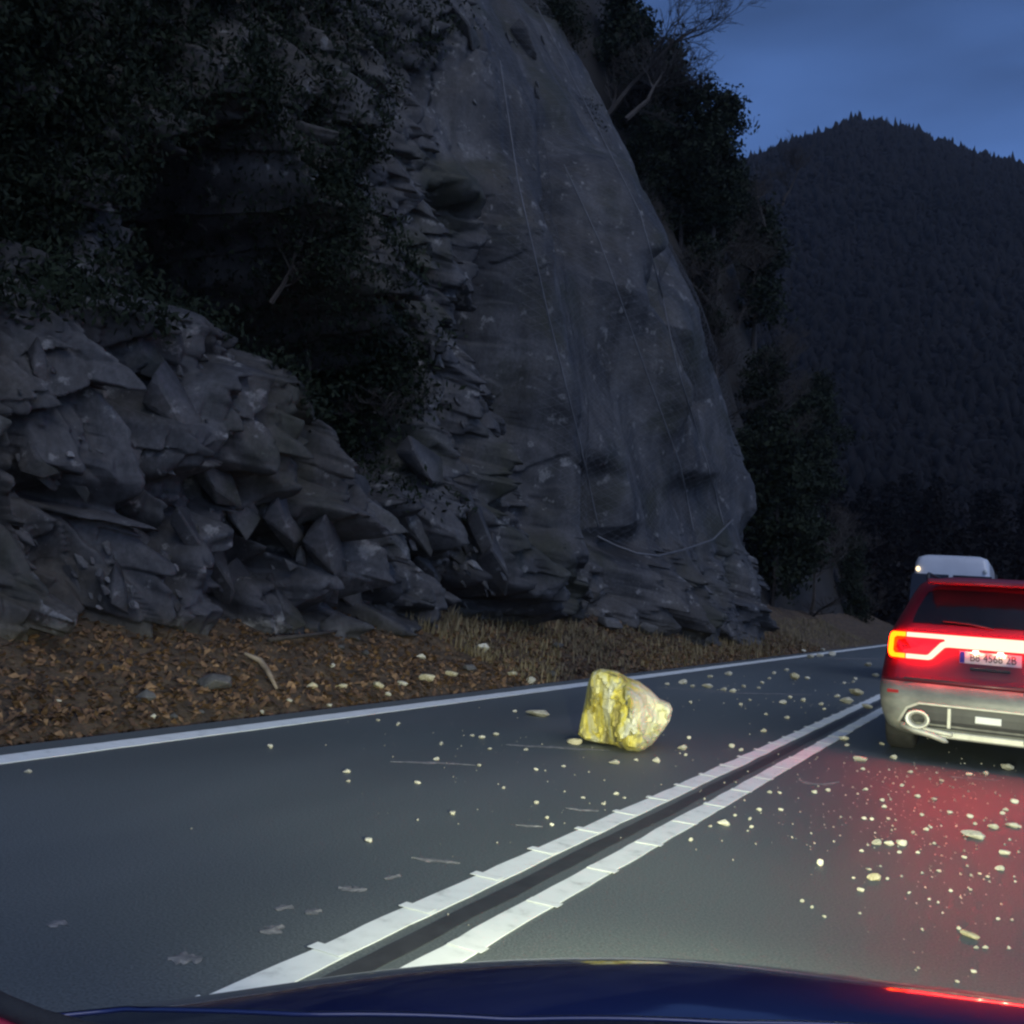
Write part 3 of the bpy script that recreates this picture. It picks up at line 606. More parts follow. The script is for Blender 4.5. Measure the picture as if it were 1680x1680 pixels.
# ------------------------------------------------------------------ stones on the road that stand out
S = [(882, 1169, 42, 'flat pale stone on the left lane, left of the yellow boulder', 'stone', 0.38), (942, 1217, 28, 'yellowish chip lying at the left foot of the yellow boulder', 'ochre', 0.5),
     (1007, 1251, 21, 'pale stone just in front of the yellow boulder, left of a rounder one', 'stone', 0.55), (1076, 1249, 15, 'round whitish stone in front of the yellow boulder, near its right tip', 'stone', 0.9),
     (1119, 1228, 16, 'pale stone between the yellow boulder and the double line', 'stone', 0.8), (605, 1378, 20, 'lone pale stone in the near left lane, lowest left of the boulder', 'stone', 0.5),
     (742, 1335, 15, 'small pale stone in the left lane midway between boulder and double line', 'stone', 0.7), (1186, 1351, 22, 'pale stone lying alone just right of the double line', 'stone', 0.65),
     (1303, 1113, 20, 'yellowish lump, largest of the far stones in the left lane', 'ochre', 0.95), (1404, 1138, 26, 'flat pale slab at the far end of the double line', 'ochre', 0.7), (1388, 1151, 22, 'pale stone beside the far slab, left of the double line', 'stone', 0.7), (1422, 1160, 20, 'pale stone lying on the left stripe beside the far slab', 'stone', 0.6),
     (1384, 1213, 19, 'pale stone right of the double line, left of the red car tyre', 'stone', 0.7), (1411, 1246, 22, 'broken pale stone in front of the rear left tyre', 'stone', 0.6),
     (1439, 1384, 18, 'leftmost of three pale stones in a row on the right lane', 'stone', 0.85), (1458, 1385, 15, 'middle one of three pale stones in a row on the right lane', 'stone', 0.85), (1479, 1384, 19, 'rightmost of three pale stones in a row on the right lane', 'stone', 0.75),
     (1598, 1370, 40, 'largest pale stone on the right lane, oval and flat', 'stone', 0.5), (1629, 1357, 18, 'pale stone just right of the largest oval stone', 'stone', 0.7), (1661, 1354, 24, 'pale flat stone at the right edge of the picture', 'stone', 0.5),
     (1435, 1441, 26, 'pale lump on the right lane with a small stone at its lower left', 'ochre', 0.65), (1412, 1461, 13, 'small stone at the lower left of the pale lump on the right lane', 'stone', 0.8),
     (1591, 1534, 32, 'pale stone nearest the blue bonnet, at the lower right', 'ochre', 0.45), (1652, 1261, 23, 'pale stone under the rear of the red car', 'stone', 0.75), (1648, 1400, 18, 'pale stone below the flat stone at the right edge', 'stone', 0.7),
     (1345, 1418, 12, 'upright splinter of stone alone in the right lane', 'stone', 1.3), (1160, 1126, 18, 'pale stone beyond the boulder, right one of a pair near the edge line', 'stone', 0.6), (1121, 1120, 17, 'pale stone beyond the boulder, left one of a pair near the edge line', 'stone', 0.7)]
for px, py, w, lab, key, ar in S: stone(px, py + w * 0.12, w, lab, None, key, 'loose_stone', ar)
L_far, L_left, L_right = ('small pale stone strewn on the far left lane beyond the boulder', 'far small stones'), ('small pale stone on the dark near left lane', 'small stones in the left lane'), ('small pale stone among the debris behind the red car', 'small stones in the right lane')
for px, py, w in [(1324, 1115, 11), (1290, 1101, 9), (1270, 1106, 9), (1262, 1115, 8), (1195, 1108, 14), (1165, 1112, 10), (1136, 1128, 10), (1095, 1124, 9), (1220, 1128, 10), (1187, 1133, 12), (1202, 1136, 12), (1250, 1122, 9), (1245, 1130, 8), (1285, 1155, 14), (1296, 1146, 9), (1318, 1151, 11), (1347, 1157, 10), (1373, 1144, 10), (1352, 1165, 8), (1291, 1179, 10), (1252, 1201, 11), (1133, 1154, 9), (1230, 1150, 7), (1215, 1157, 8), (1256, 1173, 7), (1400, 1120, 8), (1424, 1093, 12), (1436, 1110, 12), (1403, 1115, 8), (1385, 1122, 7), (1130, 1212, 9), (1200, 1226, 12), (1216, 1232, 9), (1125, 1240, 8), (1330, 1080, 14), (1345, 1078, 12), (1365, 1076, 14), (1318, 1070, 10), (1350, 1068, 9)]:
    stone(px, py, w, *L_far, 'stone', 'small_stone', 0.8)
for px, py, w in [(790, 1212, 14), (813, 1207, 14), (775, 1208, 9), (723, 1222, 12), (716, 1247, 12), (568, 1268, 14), (571, 1283, 9), (685, 1286, 12), (443, 1227, 15), (652, 1190, 13), (803, 1230, 9), (786, 1257, 10), (879, 1264, 11), (863, 1231, 8), (924, 1258, 8), (826, 1294, 9), (880, 1318, 11), (957, 1310, 8), (1043, 1248, 9), (45, 1268, 14), (620, 1183, 9), (845, 1168, 8), (897, 1343, 10), (905, 1354, 9), (1010, 1304, 11), (1024, 1310, 8), (990, 1320, 8)]:
    stone(px, py, w, *L_left, 'stone', 'small_stone', 0.65)
for px, py, w in [(1573, 1525, 10), (1590, 1272, 10), (1617, 1271, 12), (1641, 1428, 17), (1316, 1480, 10), (1332, 1490, 9), (1336, 1301, 10), (1358, 1298, 10), (1597, 1597, 14), (1616, 1556, 10), (1601, 1556, 9), (1450, 1325, 10), (1447, 1314, 9), (1505, 1308, 11), (1532, 1313, 11), (1558, 1335, 12), (1591, 1341, 12), (1512, 1338, 9), (1417, 1344, 9), (1430, 1345, 8), (1519, 1362, 10), (1498, 1367, 9), (1457, 1345, 9), (1645, 1336, 11), (1664, 1317, 14), (1672, 1358, 10), (1649, 1330, 10), (1600, 1353, 9), (1560, 1463, 9), (1582, 1408, 9), (1607, 1435, 8), (1620, 1440, 9), (1592, 1461, 8), (1413, 1397, 8), (1476, 1400, 9), (1426, 1428, 8), (1456, 1443, 8), (1281, 1330, 9), (1245, 1330, 10), (1206, 1339, 8), (1230, 1345, 10), (1233, 1358, 9), (1133, 1380, 12), (1165, 1357, 8), (1262, 1301, 9), (1279, 1302, 8), (1415, 1263, 9), (1493, 1268, 9), (1420, 1296, 8), (1480, 1290, 9), (1545, 1282, 8), (1638, 1509, 8), (1390, 1224, 9), (1447, 1222, 9), (1466, 1245, 14), (1570, 1612, 9), (1352, 1505, 8), (1400, 1442, 8), (1540, 1430, 8), (1505, 1400, 8), (1532, 1385, 8)]:
    stone(px, py, w, *L_right, 'stone', 'small_stone', 0.75)
# gravel too fine to count
gm = stone_mesh('g', 3, 1, 0.7); gv = np.array([v.co[:] for v in gm.vertices]); gf = np.array([p.vertices[:] for p in gm.polygons])
def gravel(pts, sz, name, label, key):
    k = len(pts); a = rng.random(k) * 6.283; ca_, sa_2 = np.cos(a), np.sin(a)
    x = gv[None, :, 0] * ca_[:, None] - gv[None, :, 1] * sa_2[:, None]; y = gv[None, :, 0] * sa_2[:, None] + gv[None, :, 1] * ca_[:, None]; z = np.repeat(gv[None, :, 2], k, 0)
    P = np.stack([x, y * 0.8, z], 2) * sz[:, None, None] + pts[:, None, :]
    Fq = (gf[None] + (np.arange(k) * len(gv))[:, None, None]).reshape(-1, 3)
    return tag(link(name, fast_mesh(name, P.reshape(-1, 3), Fq), M[key]), label, 'gravel', kind='stuff')
pts = []
for (px, py, sx_, sy_, k) in [(1490, 1320, 90, 38, 330), (1600, 1370, 80, 60, 260), (1560, 1450, 110, 70, 200), (1300, 1320, 110, 50, 120), (1250, 1135, 120, 22, 230), (1390, 1150, 40, 20, 60), (1060, 1260, 140, 60, 120), (870, 1280, 200, 80, 120), (1400, 1260, 120, 16, 100), (1560, 1275, 90, 14, 110), (700, 1215, 90, 25, 60), (1350, 1075, 40, 8, 160)]:
    for _ in range(int(k * 0.5)):
        x, y = rng.normal(px, sx_), rng.normal(py, sy_)
        if y < 1066: continue
        p = on_z(x, y, 0.004)
        if -5.8 < p.x < 2.2 and p.y < 45: pts.append((p.x, p.y, 0.006))
pts = np.array(pts); sz = (0.006 + 0.018 * rng.random(len(pts)) ** 3) * (0.7 + 0.05 * pts[:, 1])
gravel(pts, sz, 'gravel', 'fine pale gravel and chips strewn over both lanes', 'gravel')
# scrapes of crushed stone on the asphalt
def smear(pts, w, label, seed):
    P = [on_z(*q, 0.0) for q in pts]; dense = []
    for a, b in zip(P[:-1], P[1:]):
        for t in np.linspace(0, 1, 14, endpoint=False): dense.append(a.lerp(b, t))
    dense.append(P[-1]); V = []; n_ = len(dense); rs = random.Random(seed)
    for i, p in enumerate(dense):
        t = (dense[min(i + 1, n_ - 1)] - dense[max(i - 1, 0)]).normalized(); s_ = Vector((-t.y, t.x, 0)); k = math.sin(math.pi * (i + 0.3) / n_) ** 0.5
        ww = 2.6 * w * px_at(p) * k; g1, g2 = (0.9 + 0.9 * mnoise.noise(Vector((i * 0.22, seed * 7.3, q_))) for q_ in (0.0, 5.0)); V += [p + s_ * ww * g1 + Vector((0, 0, 0.002)), p + Vector((0, 0, 0.006)), p - s_ * ww * g2 + Vector((0, 0, 0.002))]
    Fc = []
    for i in range(n_ - 1): Fc += [(i * 3, i * 3 + 1, i * 3 + 4, i * 3 + 3), (i * 3 + 1, i * 3 + 2, i * 3 + 5, i * 3 + 4)]
    tag(link('stone_scrape', mesh('stone_scrape', V, Fc), M['dust']), label, 'scrape mark', 'scrapes of crushed stone on the asphalt')
for i, (pts_, w, lab) in enumerate([([(830, 1222), (900, 1226), (1000, 1232)], 5, 'long pale scrape running out from the left foot of the boulder'), ([(640, 1250), (720, 1252), (780, 1256)], 4, 'faint pale scrape in the left lane, far left of the boulder'), ([(675, 1408), (710, 1412), (755, 1417)], 4, 'pale scrape in the near left lane beside the double line'), ([(928, 1326), (950, 1329), (982, 1331)], 4, 'short pale scrape touching the left side of the double line'),
     ([(1308, 1276), (1325, 1286), (1350, 1287), (1376, 1283)], 4, 'curved pale scrape on the right lane beside the double line'), ([(1080, 1128), (1200, 1137), (1330, 1140)], 3, 'long dusty streak across the far left lane'), ([(1310, 1076), (1380, 1081), (1450, 1081)], 3, 'dusty streak across the far left lane near the edge line'), ([(78, 1521), (106, 1512)], 6, 'small pale scuff at the near left, alone on the dark asphalt'), ([(275, 1573), (300, 1574), (332, 1575)], 9, 'broad pale smudge close to the blue bonnet at the left'), ([(425, 1530), (445, 1526), (462, 1519)], 7, 'pale smudge left of the double line, third from the bonnet'),
     ([(555, 1456), (580, 1460), (602, 1460)], 6, 'pale smudge in the near left lane, widest of those beside the line'), ([(452, 1494), (478, 1487)], 5, 'left one of two short pale smudges side by side'), ([(500, 1500), (526, 1494)], 5, 'right one of two short pale smudges side by side'), ([(630, 1443), (655, 1436)], 4, 'short pale smudge above the widest one beside the line'), ([(846, 1354), (890, 1357)], 3, 'thin pale scrape in the middle of the left lane'), ([(1560, 1275), (1640, 1281)], 3, 'thin pale scrape under the rear bumper of the red car')]):
    smear(pts_, w, lab, i)

# ------------------------------------------------------------------ vehicles
def rounded_loop(w, y0, y1, rad, bow, n=8):
    """plan outline of one level: rounded rectangle, rear (y0) bowed towards the viewer"""
    pts = []
    for (cx_, cy_, a0) in ((w - rad, y0 + rad, -90), (w - rad, y1 - rad, 0), (-w + rad, y1 - rad, 90), (-w + rad, y0 + rad, 180)):
        for k in range(n + 1):
            a = R(a0 + 90 * k / n); pts.append((cx_ + rad * math.cos(a), cy_ + rad * math.sin(a)))
    # extra points along the rear between the two rear corners
    out = pts[:]
    x_l, x_r = -w + rad, w - rad
    for k in range(1, 12): out.append((x_l + (x_r - x_l) * k / 12, y0))
    return [(x, y + bow * ((x / w) ** 2) * (1 if y < (y0 + y1) / 2 else -1)) for x, y in out]
def shell(levels, name, mat, parent):
    V = []; Fc = []; m = None
    for z, w, y0, y1, rad, bow in levels:
        lp = rounded_loop(w, y0, y1, rad, bow); m = len(lp); V += [(x, y, z) for x, y in lp]
    for i in range(len(levels) - 1):
        for k in range(m): Fc.append((i * m + k, i * m + (k + 1) % m, (i + 1) * m + (k + 1) % m, (i + 1) * m + k))
    Fc.append(tuple(range(m))[::-1]); Fc.append(tuple((len(levels) - 1) * m + k for k in range(m)))
    return link(name, mesh(name, V, Fc), mat, parent, True)
def lerp_tab(tab, z):
    for (a, va), (b, vb) in zip(tab[:-1], tab[1:]):
        if z <= b: t = (z - a) / (b - a); return va + (vb - va) * max(0, min(1, t))
    return tab[-1][1]

suv = empty('suv', (-0.32, 10.15, 0.0)); tag(suv, 'SUV coloured red for its tail-light glare, with pale dusty bumper and glowing light bar seen from behind', 'car')
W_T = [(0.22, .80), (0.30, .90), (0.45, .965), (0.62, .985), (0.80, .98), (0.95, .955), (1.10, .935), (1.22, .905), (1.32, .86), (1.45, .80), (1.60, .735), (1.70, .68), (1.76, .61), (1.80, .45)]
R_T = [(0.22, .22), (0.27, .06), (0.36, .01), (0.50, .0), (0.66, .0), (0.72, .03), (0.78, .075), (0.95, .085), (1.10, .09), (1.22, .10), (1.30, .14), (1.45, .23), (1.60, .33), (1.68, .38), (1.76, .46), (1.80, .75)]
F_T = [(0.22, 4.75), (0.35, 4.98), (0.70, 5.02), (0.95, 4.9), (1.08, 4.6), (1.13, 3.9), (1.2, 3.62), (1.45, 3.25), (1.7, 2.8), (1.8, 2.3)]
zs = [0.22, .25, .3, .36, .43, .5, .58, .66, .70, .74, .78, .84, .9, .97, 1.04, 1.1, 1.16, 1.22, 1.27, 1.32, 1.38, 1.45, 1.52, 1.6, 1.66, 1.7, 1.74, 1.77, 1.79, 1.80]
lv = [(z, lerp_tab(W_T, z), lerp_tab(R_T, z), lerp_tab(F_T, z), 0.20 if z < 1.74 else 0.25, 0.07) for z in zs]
shell([q for q in lv if q[0] >= .74], 'body', M['suv'], suv); shell([q for q in lv if q[0] <= .74][:-1] + [(.738, *lv[9][1:])], 'bumper', M['bumper'], suv)  # shell colour changes where the headlight beam cuts off: glare red above, pale below
def rear_y(x, z):
    w = lerp_tab(W_T, z); y = lerp_tab(R_T, z) + 0.07 * (x / w) ** 2
    e = abs(x) - (w - 0.20)
    if e > 0: y += 0.20 - math.sqrt(max(0, 0.04 - min(e, 0.2) ** 2))
    return y
def rear_patch(name, poly, thick, mat, parent, off=0.004, nsub=3, smooth=False):
    """a panel following the rear of the body; poly in (x, z), thickness towards the viewer"""
    pts = []
    for i in range(len(poly)):
        a, b = poly[i], poly[(i + 1) % len(poly)]
        for k in range(nsub): t = k / nsub; pts.append((a[0] + (b[0] - a[0]) * t, a[1] + (b[1] - a[1]) * t))
    bm = bmesh.new(); vs = [bm.verts.new((x, 0, z)) for x, z in pts]; f = bm.faces.new(vs); bm.normal_update()
    r = bmesh.ops.triangulate(bm, faces=[f]); bmesh.ops.subdivide_edges(bm, edges=bm.edges[:], cuts=2, use_grid_fill=True)
    bmesh.ops.triangulate(bm, faces=bm.faces[:])
    for v in bm.verts: v.co.y = rear_y(v.co.x, v.co.z) - off
    ext = bmesh.ops.extrude_face_region(bm, geom=bm.faces[:]); 
    for v in [g_ for g_ in ext['geom'] if isinstance(g_, bmesh.types.BMVert)]: v.co.y -= thick
    bmesh.ops.recalc_face_normals(bm, faces=bm.faces)
    return link(name, bm_mesh(name, bm), mat, parent, smooth)
def mir(poly): return [(-x, z) for x, z in poly][::-1]
# window, spoiler, wiper
rear_patch('rear_window', [(-.70, 1.31), (.70, 1.31), (.66, 1.45), (.58, 1.62), (.5, 1.655), (-.5, 1.655), (-.58, 1.62), (-.66, 1.45)], 0.006, M['window'], suv, 0.004)
bm = bmesh.new(); add_box(bm, (0, 0.30, 1.725), (1.16, 0.26, 0.05), 0.02); spoiler = link('spoiler', bm_mesh('spoiler', bm), M['suv'], suv)
box('brake_lamp', (0, 0.167, 1.722), (0.30, 0.012, 0.014), M['lens'], suv)
tube('wiper', [(0.02, 0.13, 1.30), (-0.2, 0.135, 1.335), (-0.42, 0.15, 1.345)], 0.009, M['black_plastic'], suv, 5)
# light bar: thin lens behind, glowing ribbon in front
lens_poly = [(-.915, .985), (-.90, .955), (-.60, .955), (-.54, .965), (-.42, 1.09), (.42, 1.09), (.54, .965), (.60, .955), (.90, .955), (.915, .985), (.905, 1.20), (.88, 1.225), (-.88, 1.225), (-.905, 1.20)]
rear_patch('lamp_lens', lens_poly, 0.010, M['lens'], suv, 0.003)
t_ = 0.042
rear_patch('light_bar', [(-.735, 1.215), (.735, 1.215), (.735, 1.215 - t_), (.40, 1.215 - t_), (.36, 1.10), (-.36, 1.10), (-.40, 1.215 - t_), (-.735, 1.215 - t_)], 0.035, M['tail'], suv, 0.016)
for sgn in (1, -1):
    a = [(-.735, .965), (-.735, .965 + t_), (-.56, .965 + t_), (-.535, .965 + t_ + .008), (-.43, 1.135), (-.38, 1.16), (-.36, 1.10), (-.395, 1.092), (-.50, .978), (-.53, .965)]
    rear_patch('lower_light_bar', a if sgn > 0 else mir(a), 0.036, M['tail'], suv, 0.016)
    a = [(-.748, 1.215), (-.748, 1.215 - t_), (-.835, 1.215 - t_ - .002), (-.858, 1.15), (-.862, 1.03), (-.845, .965 + t_), (-.748, .965 + t_), (-.748, .965), (-.875, .968), (-.90, .99), (-.912, 1.03), (-.905, 1.16), (-.895, 1.195), (-.87, 1.213)]
    rear_patch('turn_signal', a if sgn > 0 else mir(a), 0.036, M['tail_amber'], suv, 0.016)
# number plate with its band, letters and two lamps
plate = rear_patch('number_plate', [(-.26, .965), (.26, .965), (.26, 1.075), (-.26, 1.075)], 0.012, M['plate'], suv, 0.012)
box('country_band', (-.238, rear_y(-.238, 1.02) - 0.026, 1.02), (.04, .004, .104), M['plate_blue'], plate)
fc = bpy.data.curves.new('plate_text', 'FONT'); fc.body = 'B8 4568 2B'; fc.size = 0.105; fc.align_x = 'CENTER'; fc.align_y = 'CENTER'; fc.extrude = 0.001
ft = bpy.data.objects.new('plate_tmp', fc); COL.objects.link(ft); bpy.context.view_layer.update()
tme = bpy.data.meshes.new_from_object(ft.evaluated_get(bpy.context.evaluated_depsgraph_get())); bpy.data.objects.remove(ft)
lt = link('lettering', tme, M['ink'], plate); lt.rotation_euler = (R(90), 0, 0); lt.location = (0.022, rear_y(0, 1.02) - 0.0265, 1.02); lt.scale = (0.80, 1, 1)
for x in (-.125, .085):
    box('plate_lamp', (x, rear_y(x, 1.085) - 0.03, 1.084), (.05, .03, .012), M['plate_lamp'], suv, 0.003)
    ld = bpy.data.lights.new('plate_light', 'POINT'); ld.energy = 0.5; ld.color = (1, 0.72, 0.42); ld.shadow_soft_size = 0.012
    lo = bpy.data.objects.new('plate_light', ld); COL.objects.link(lo); lo.parent = suv; lo.location = (x, rear_y(x, 1.08) - 0.05, 1.075)
# bumper insert, skid plate, exhausts, reflectors, hitch
ins = rear_patch('bumper_insert', [(-.78, .36), (-.70, .50), (-.60, .545), (.60, .545), (.70, .50), (.78, .36), (.60, .335), (-.60, .335)], 0.004, M['black_plastic'], suv, 0.002)
for sgn in (1, -1):
    a = [(-.79, .36), (-.71, .505), (-.605, .56), (-.595, .54), (-.695, .49), (-.765, .355)]; rear_patch('insert_trim', a if sgn > 0 else mir(a), 0.018, M['dusty_metal'], suv, 0.004)
    x = -.60 * sgn; V = []; Fc = []
    for ri, (ry, rr) in enumerate([(-.03, .085), (-.06, .098), (-.068, .09), (-.055, .060), (.0, .052), (.12, .048)]):
        for k in range(20): q = 2 * math.pi * k / 20; V.append((x + rr * 1.15 * math.cos(q), ry - .01, .405 + rr * .92 * math.sin(q)))
    for i in range(5):
        for k in range(20): Fc.append((i * 20 + k, i * 20 + (k + 1) % 20, (i + 1) * 20 + (k + 1) % 20, (i + 1) * 20 + k))
    Fc.append(tuple(100 + k for k in range(20))); link('exhaust_tip', mesh('exhaust_tip', V, Fc), M['chrome'], suv, True)
    box('bumper_lip', (-.52 * sgn, -.012, .315), (.46, .05, .045), M['dusty_metal'], suv, .015, Matrix.Rotation(R(6) * sgn, 3, 'Y'))
    box('reflector', (-.83 * sgn, rear_y(-.83, .64) - .004, .64), (.12, .012, .03), M['lens'], suv, .003)
    box('insert_rib', (-.33 * sgn, -.008, .44), (.035, .024, .19), M['dusty_metal'], suv, .006)
V, Fc = tube_data([(-.74, -.03, .335), (-.62, -.055, .300), (-.48, -.05, .275), (-.36, -.045, .235), (-.33, -.04, .222)], [.02, .032, .03, .026, .008], 7); link('hanging_valance', mesh('hanging_valance', V, Fc), M['dusty_metal'], suv, True)
box('hitch_cover', (0.0, -.012, .455), (.22, .02, .065), M['plate'], suv, .006)
box('top_trim', (0, -.010, .553), (1.22, .022, .022), M['dusty_metal'], suv, .005)
box('skid_plate', (0, .02, .285), (.86, .06, .07), M['dusty_metal'], suv, .015)
bm = bmesh.new(); add_box(bm, (0, .085, .775), (1.5, .02, .018), .005); link('bumper_seam', bm_mesh('bumper_seam', bm), M['black_plastic'], suv)
box('tailgate_handle', (0, rear_y(0, .90) - .008, .915), (.34, .02, .03), M['black_plastic'], suv, .006)
bm = bmesh.new(); bmesh.ops.create_uvsphere(bm, u_segments=12, v_segments=8, radius=.014, matrix=Matrix.Translation((.22, rear_y(.22, .80) - .012, .735))); link('parking_sensor', bm_mesh('parking_sensor', bm), M['chrome'], suv, True)
# roof rails, fin, side windows, mirrors, wheels
for sgn in (1, -1):
    tube('roof_rail', [(.62 * sgn, .75, 1.77), (.62 * sgn, .85, 1.825), (.62 * sgn, 2.2, 1.83), (.62 * sgn, 2.4, 1.78)], .018, M['black_plastic'], suv, 6)
    V = [(.872 * sgn, 0.55, 1.30), (.872 * sgn, 3.35, 1.24), (.765 * sgn, 2.75, 1.60), (.735 * sgn, .85, 1.62)]; V += [(x + .01 * sgn, y, z + .003) for x, y, z in V]
    link('side_window', mesh('side_window', V, [(0, 1, 2, 3), (4, 5, 6, 7), (0, 1, 5, 4), (1, 2, 6, 5), (2, 3, 7, 6), (3, 0, 4, 7)]), M['window'], suv)
    box('door_mirror', (1.03 * sgn, 3.2, 1.22), (.2, .1, .16), M['suv'], suv, .03)
    for wy in (.95, 4.0):
        wb = empty('wheel'); wb.parent = suv; wb.location = (.83 * sgn, wy, .37)
        V = []; Fc = []; profw = [(-.13, .24), (-.135, .33), (-.11, .365), (0, .372), (.11, .365), (.135, .33), (.13, .24)]
        for ax, rr in profw:
            for k in range(28): q = 2 * math.pi * k / 28; V.append((ax, rr * math.cos(q), rr * math.sin(q)))
        for i in range(6):
            for k in range(28): Fc.append((i * 28 + k, i * 28 + (k + 1) % 28, (i + 1) * 28 + (k + 1) % 28, (i + 1) * 28 + k))
        link('tyre', mesh('tyre', V, Fc), M['rubber'], wb, True)
        bm = bmesh.new(); bmesh.ops.create_cone(bm, cap_ends=True, segments=28, radius1=.245, radius2=.245, depth=.02, matrix=Matrix.Translation((.11 * sgn, 0, 0)) @ Matrix.Rotation(R(90), 4, 'Y'))
        for k in range(5):
            q = 2 * math.pi * k / 5; add_box(bm, (.125 * sgn, .12 * math.cos(q), .12 * math.sin(q)), (.02, .22, .05), .005, None)
        link('rim', bm_mesh('rim', bm), M['rim'], wb)
V = [(-.018, 1.05, 1.795), (.018, 1.05, 1.795), (.012, 1.24, 1.795), (-.012, 1.24, 1.795), (-.006, 1.07, 1.86), (.006, 1.07, 1.86)]
link('antenna_fin', mesh('antenna_fin', V, [(0, 1, 5, 4), (1, 2, 5), (2, 3, 4, 5), (3, 0, 4), (0, 3, 2, 1)]), M['black_plastic'], suv)

van = empty('van', (-1.47, 22.0, 0.0)); van.scale = (0.80, 1, 1); tag(van, 'white van ahead, half hidden behind the red SUV', 'van')
VW = [(.3, .90), (.45, .98), (1.1, 1.0), (1.5, .98), (2.1, .93), (2.55, .88), (2.66, .83), (2.72, .66)]
VR = [(.3, .06), (.45, 0), (1.1, .02), (1.5, .05), (2.1, .12), (2.55, .18), (2.66, .24), (2.72, .42)]
VF = [(.3, 5.3), (.9, 5.4), (1.2, 4.9), (1.5, 4.4), (2.1, 3.9), (2.6, 3.5), (2.72, 3.2)]
zs = [.3, .36, .45, .7, 1.1, 1.5, 1.8, 2.1, 2.35, 2.55, 2.62, 2.66, 2.70, 2.72]
shell([(z, lerp_tab(VW, z), lerp_tab(VR, z), lerp_tab(VF, z), .14, .03) for z in zs], 'body', M['van'], van)
def van_y(z): return lerp_tab(VR, z)
for sgn in (1, -1):
    V = [(.05 * sgn, van_y(1.55) - .012, 1.62), (.99 * sgn, van_y(1.55) + .03, 1.56), (.945 * sgn, van_y(2.15) + .03, 2.30), (.05 * sgn, van_y(2.15) - .012, 2.30)]; V += [(x, y - .01, z) for x, y, z in V]
    link('rear_window', mesh('rear_window', V, [(0, 1, 2, 3), (4, 5, 6, 7), (0, 1, 5, 4), (1, 2, 6, 5), (2, 3, 7, 6), (3, 0, 4, 7)]), M['window'], van)
    V = [(.985 * sgn, .35, 1.55), (.985 * sgn, 4.2, 1.5), (.935 * sgn, 3.7, 2.12), (.935 * sgn, .4, 2.12)]; V += [(x + .015 * sgn, y, z) for x, y, z in V]
    link('side_window', mesh('side_window', V, [(0, 1, 2, 3), (4, 5, 6, 7), (0, 1, 5, 4), (1, 2, 6, 5), (2, 3, 7, 6), (3, 0, 4, 7)]), M['window'], van)
    box('tail_lamp', (.93 * sgn, .02, 1.05), (.1, .06, .4), M['lens'], van, .02)
    bm = bmesh.new(); bmesh.ops.create_uvsphere(bm, u_segments=12, v_segments=8, radius=.055, matrix=Matrix.Translation((.80 * sgn, .15, 2.40)) @ Matrix.Scale(.5, 4, (0, 1, 0))); link('marker_lamp', bm_mesh('marker_lamp', bm), M['marker'] if sgn < 0 else M['plate'], van, True)
    for wy in (.9, 4.4):
        bm = bmesh.new(); bmesh.ops.create_cone(bm, cap_ends=True, segments=24, radius1=.35, radius2=.35, depth=.24, matrix=Matrix.Translation((.84 * sgn, wy, .35)) @ Matrix.Rotation(R(90), 4, 'Y')); link('wheel', bm_mesh('wheel', bm), M['rubber'], van)
box('rear_bumper', (0, -.04, .48), (1.8, .12, .2), M['black_plastic'], van, .03)

# ------------------------------------------------------------------ the camera's own car: bonnet, cowl, red trim, headlights
own = empty('car', (0.25, 0.9, 0.0)); tag(own, 'dark blue glossy bonnet of the car the picture is taken from', 'car')
OFF = Vector((-0.25, -0.9, 0))
ct = [on_z(px, py, 0.95) for px, py in [(60, 1664), (220, 1650), (420, 1622), (640, 1590), (770, 1578), (900, 1572), (1000, 1570), (1100, 1571), (1200, 1579), (1300, 1590), (1400, 1602), (1500, 1614), (1600, 1626), (1680, 1636)]]
ct = [(p.x, p.y) for p in ct] + [(0.25, ct[-1].y + 0.035)]
ct += [(0.5 - x, y) for x, y in ct[::-1][1:]]
th = np.array([math.atan2(x, y) for x, y in ct]); r0 = np.array([math.hypot(x, y) for x, y in ct]); o_ = np.argsort(th); th, r0 = th[o_], r0[o_]
nc = [on_z(px, py, 1.0) for px, py in [(-300, 1640), (220, 1651), (500, 1659), (840, 1667), (1200, 1673), (1440, 1679), (1680, 1690)]]
thn = np.array([math.atan2(p.x, p.y) for p in nc]); rn = np.array([math.hypot(p.x, p.y) for p in nc])
NT, NR = 160, 46
tt = np.linspace(th[0], th[-1], NT); rr0 = np.interp(tt, th, r0)
rr0 = np.convolve(np.pad(rr0, 4, mode='edge'), np.ones(9) / 9, 'valid')
rnn = np.interp(tt, thn, rn)
V = np.zeros((NT, NR, 3))
for i in range(NT):
    sg = 0.35 / rnn[i]; c1, r0_ = 0.40 / rr0[i], rr0[i]      # where the lip is seen
    bq = c1 - sg - 1.8 * r0_; disc = bq * bq - 4 * 0.9 * 0.9 * r0_ * r0_
    ra = min((-bq - math.sqrt(max(disc, 0))) / 1.8, r0_ - 0.02); rad = np.concatenate([np.linspace(ra, rr0[i], 22), np.linspace(rr0[i], rr0[i] + 0.75, 25)[1:]])
    dr = rad - rr0[i]
    z = H - (0.40 / rr0[i]) * rad - np.where(dr < 0, 0.9, 0.42) * dr ** 2
    x, y = rad * math.sin(tt[i]), rad * math.cos(tt[i])
    z = z + 0.012 * np.exp(-((x - (-0.12 + 0.10 * (y - 0.9))) / 0.05) ** 2) * np.clip(-dr * 8, 0, 1) * 0
    V[i, :, 0], V[i, :, 1], V[i, :, 2] = x, y, z
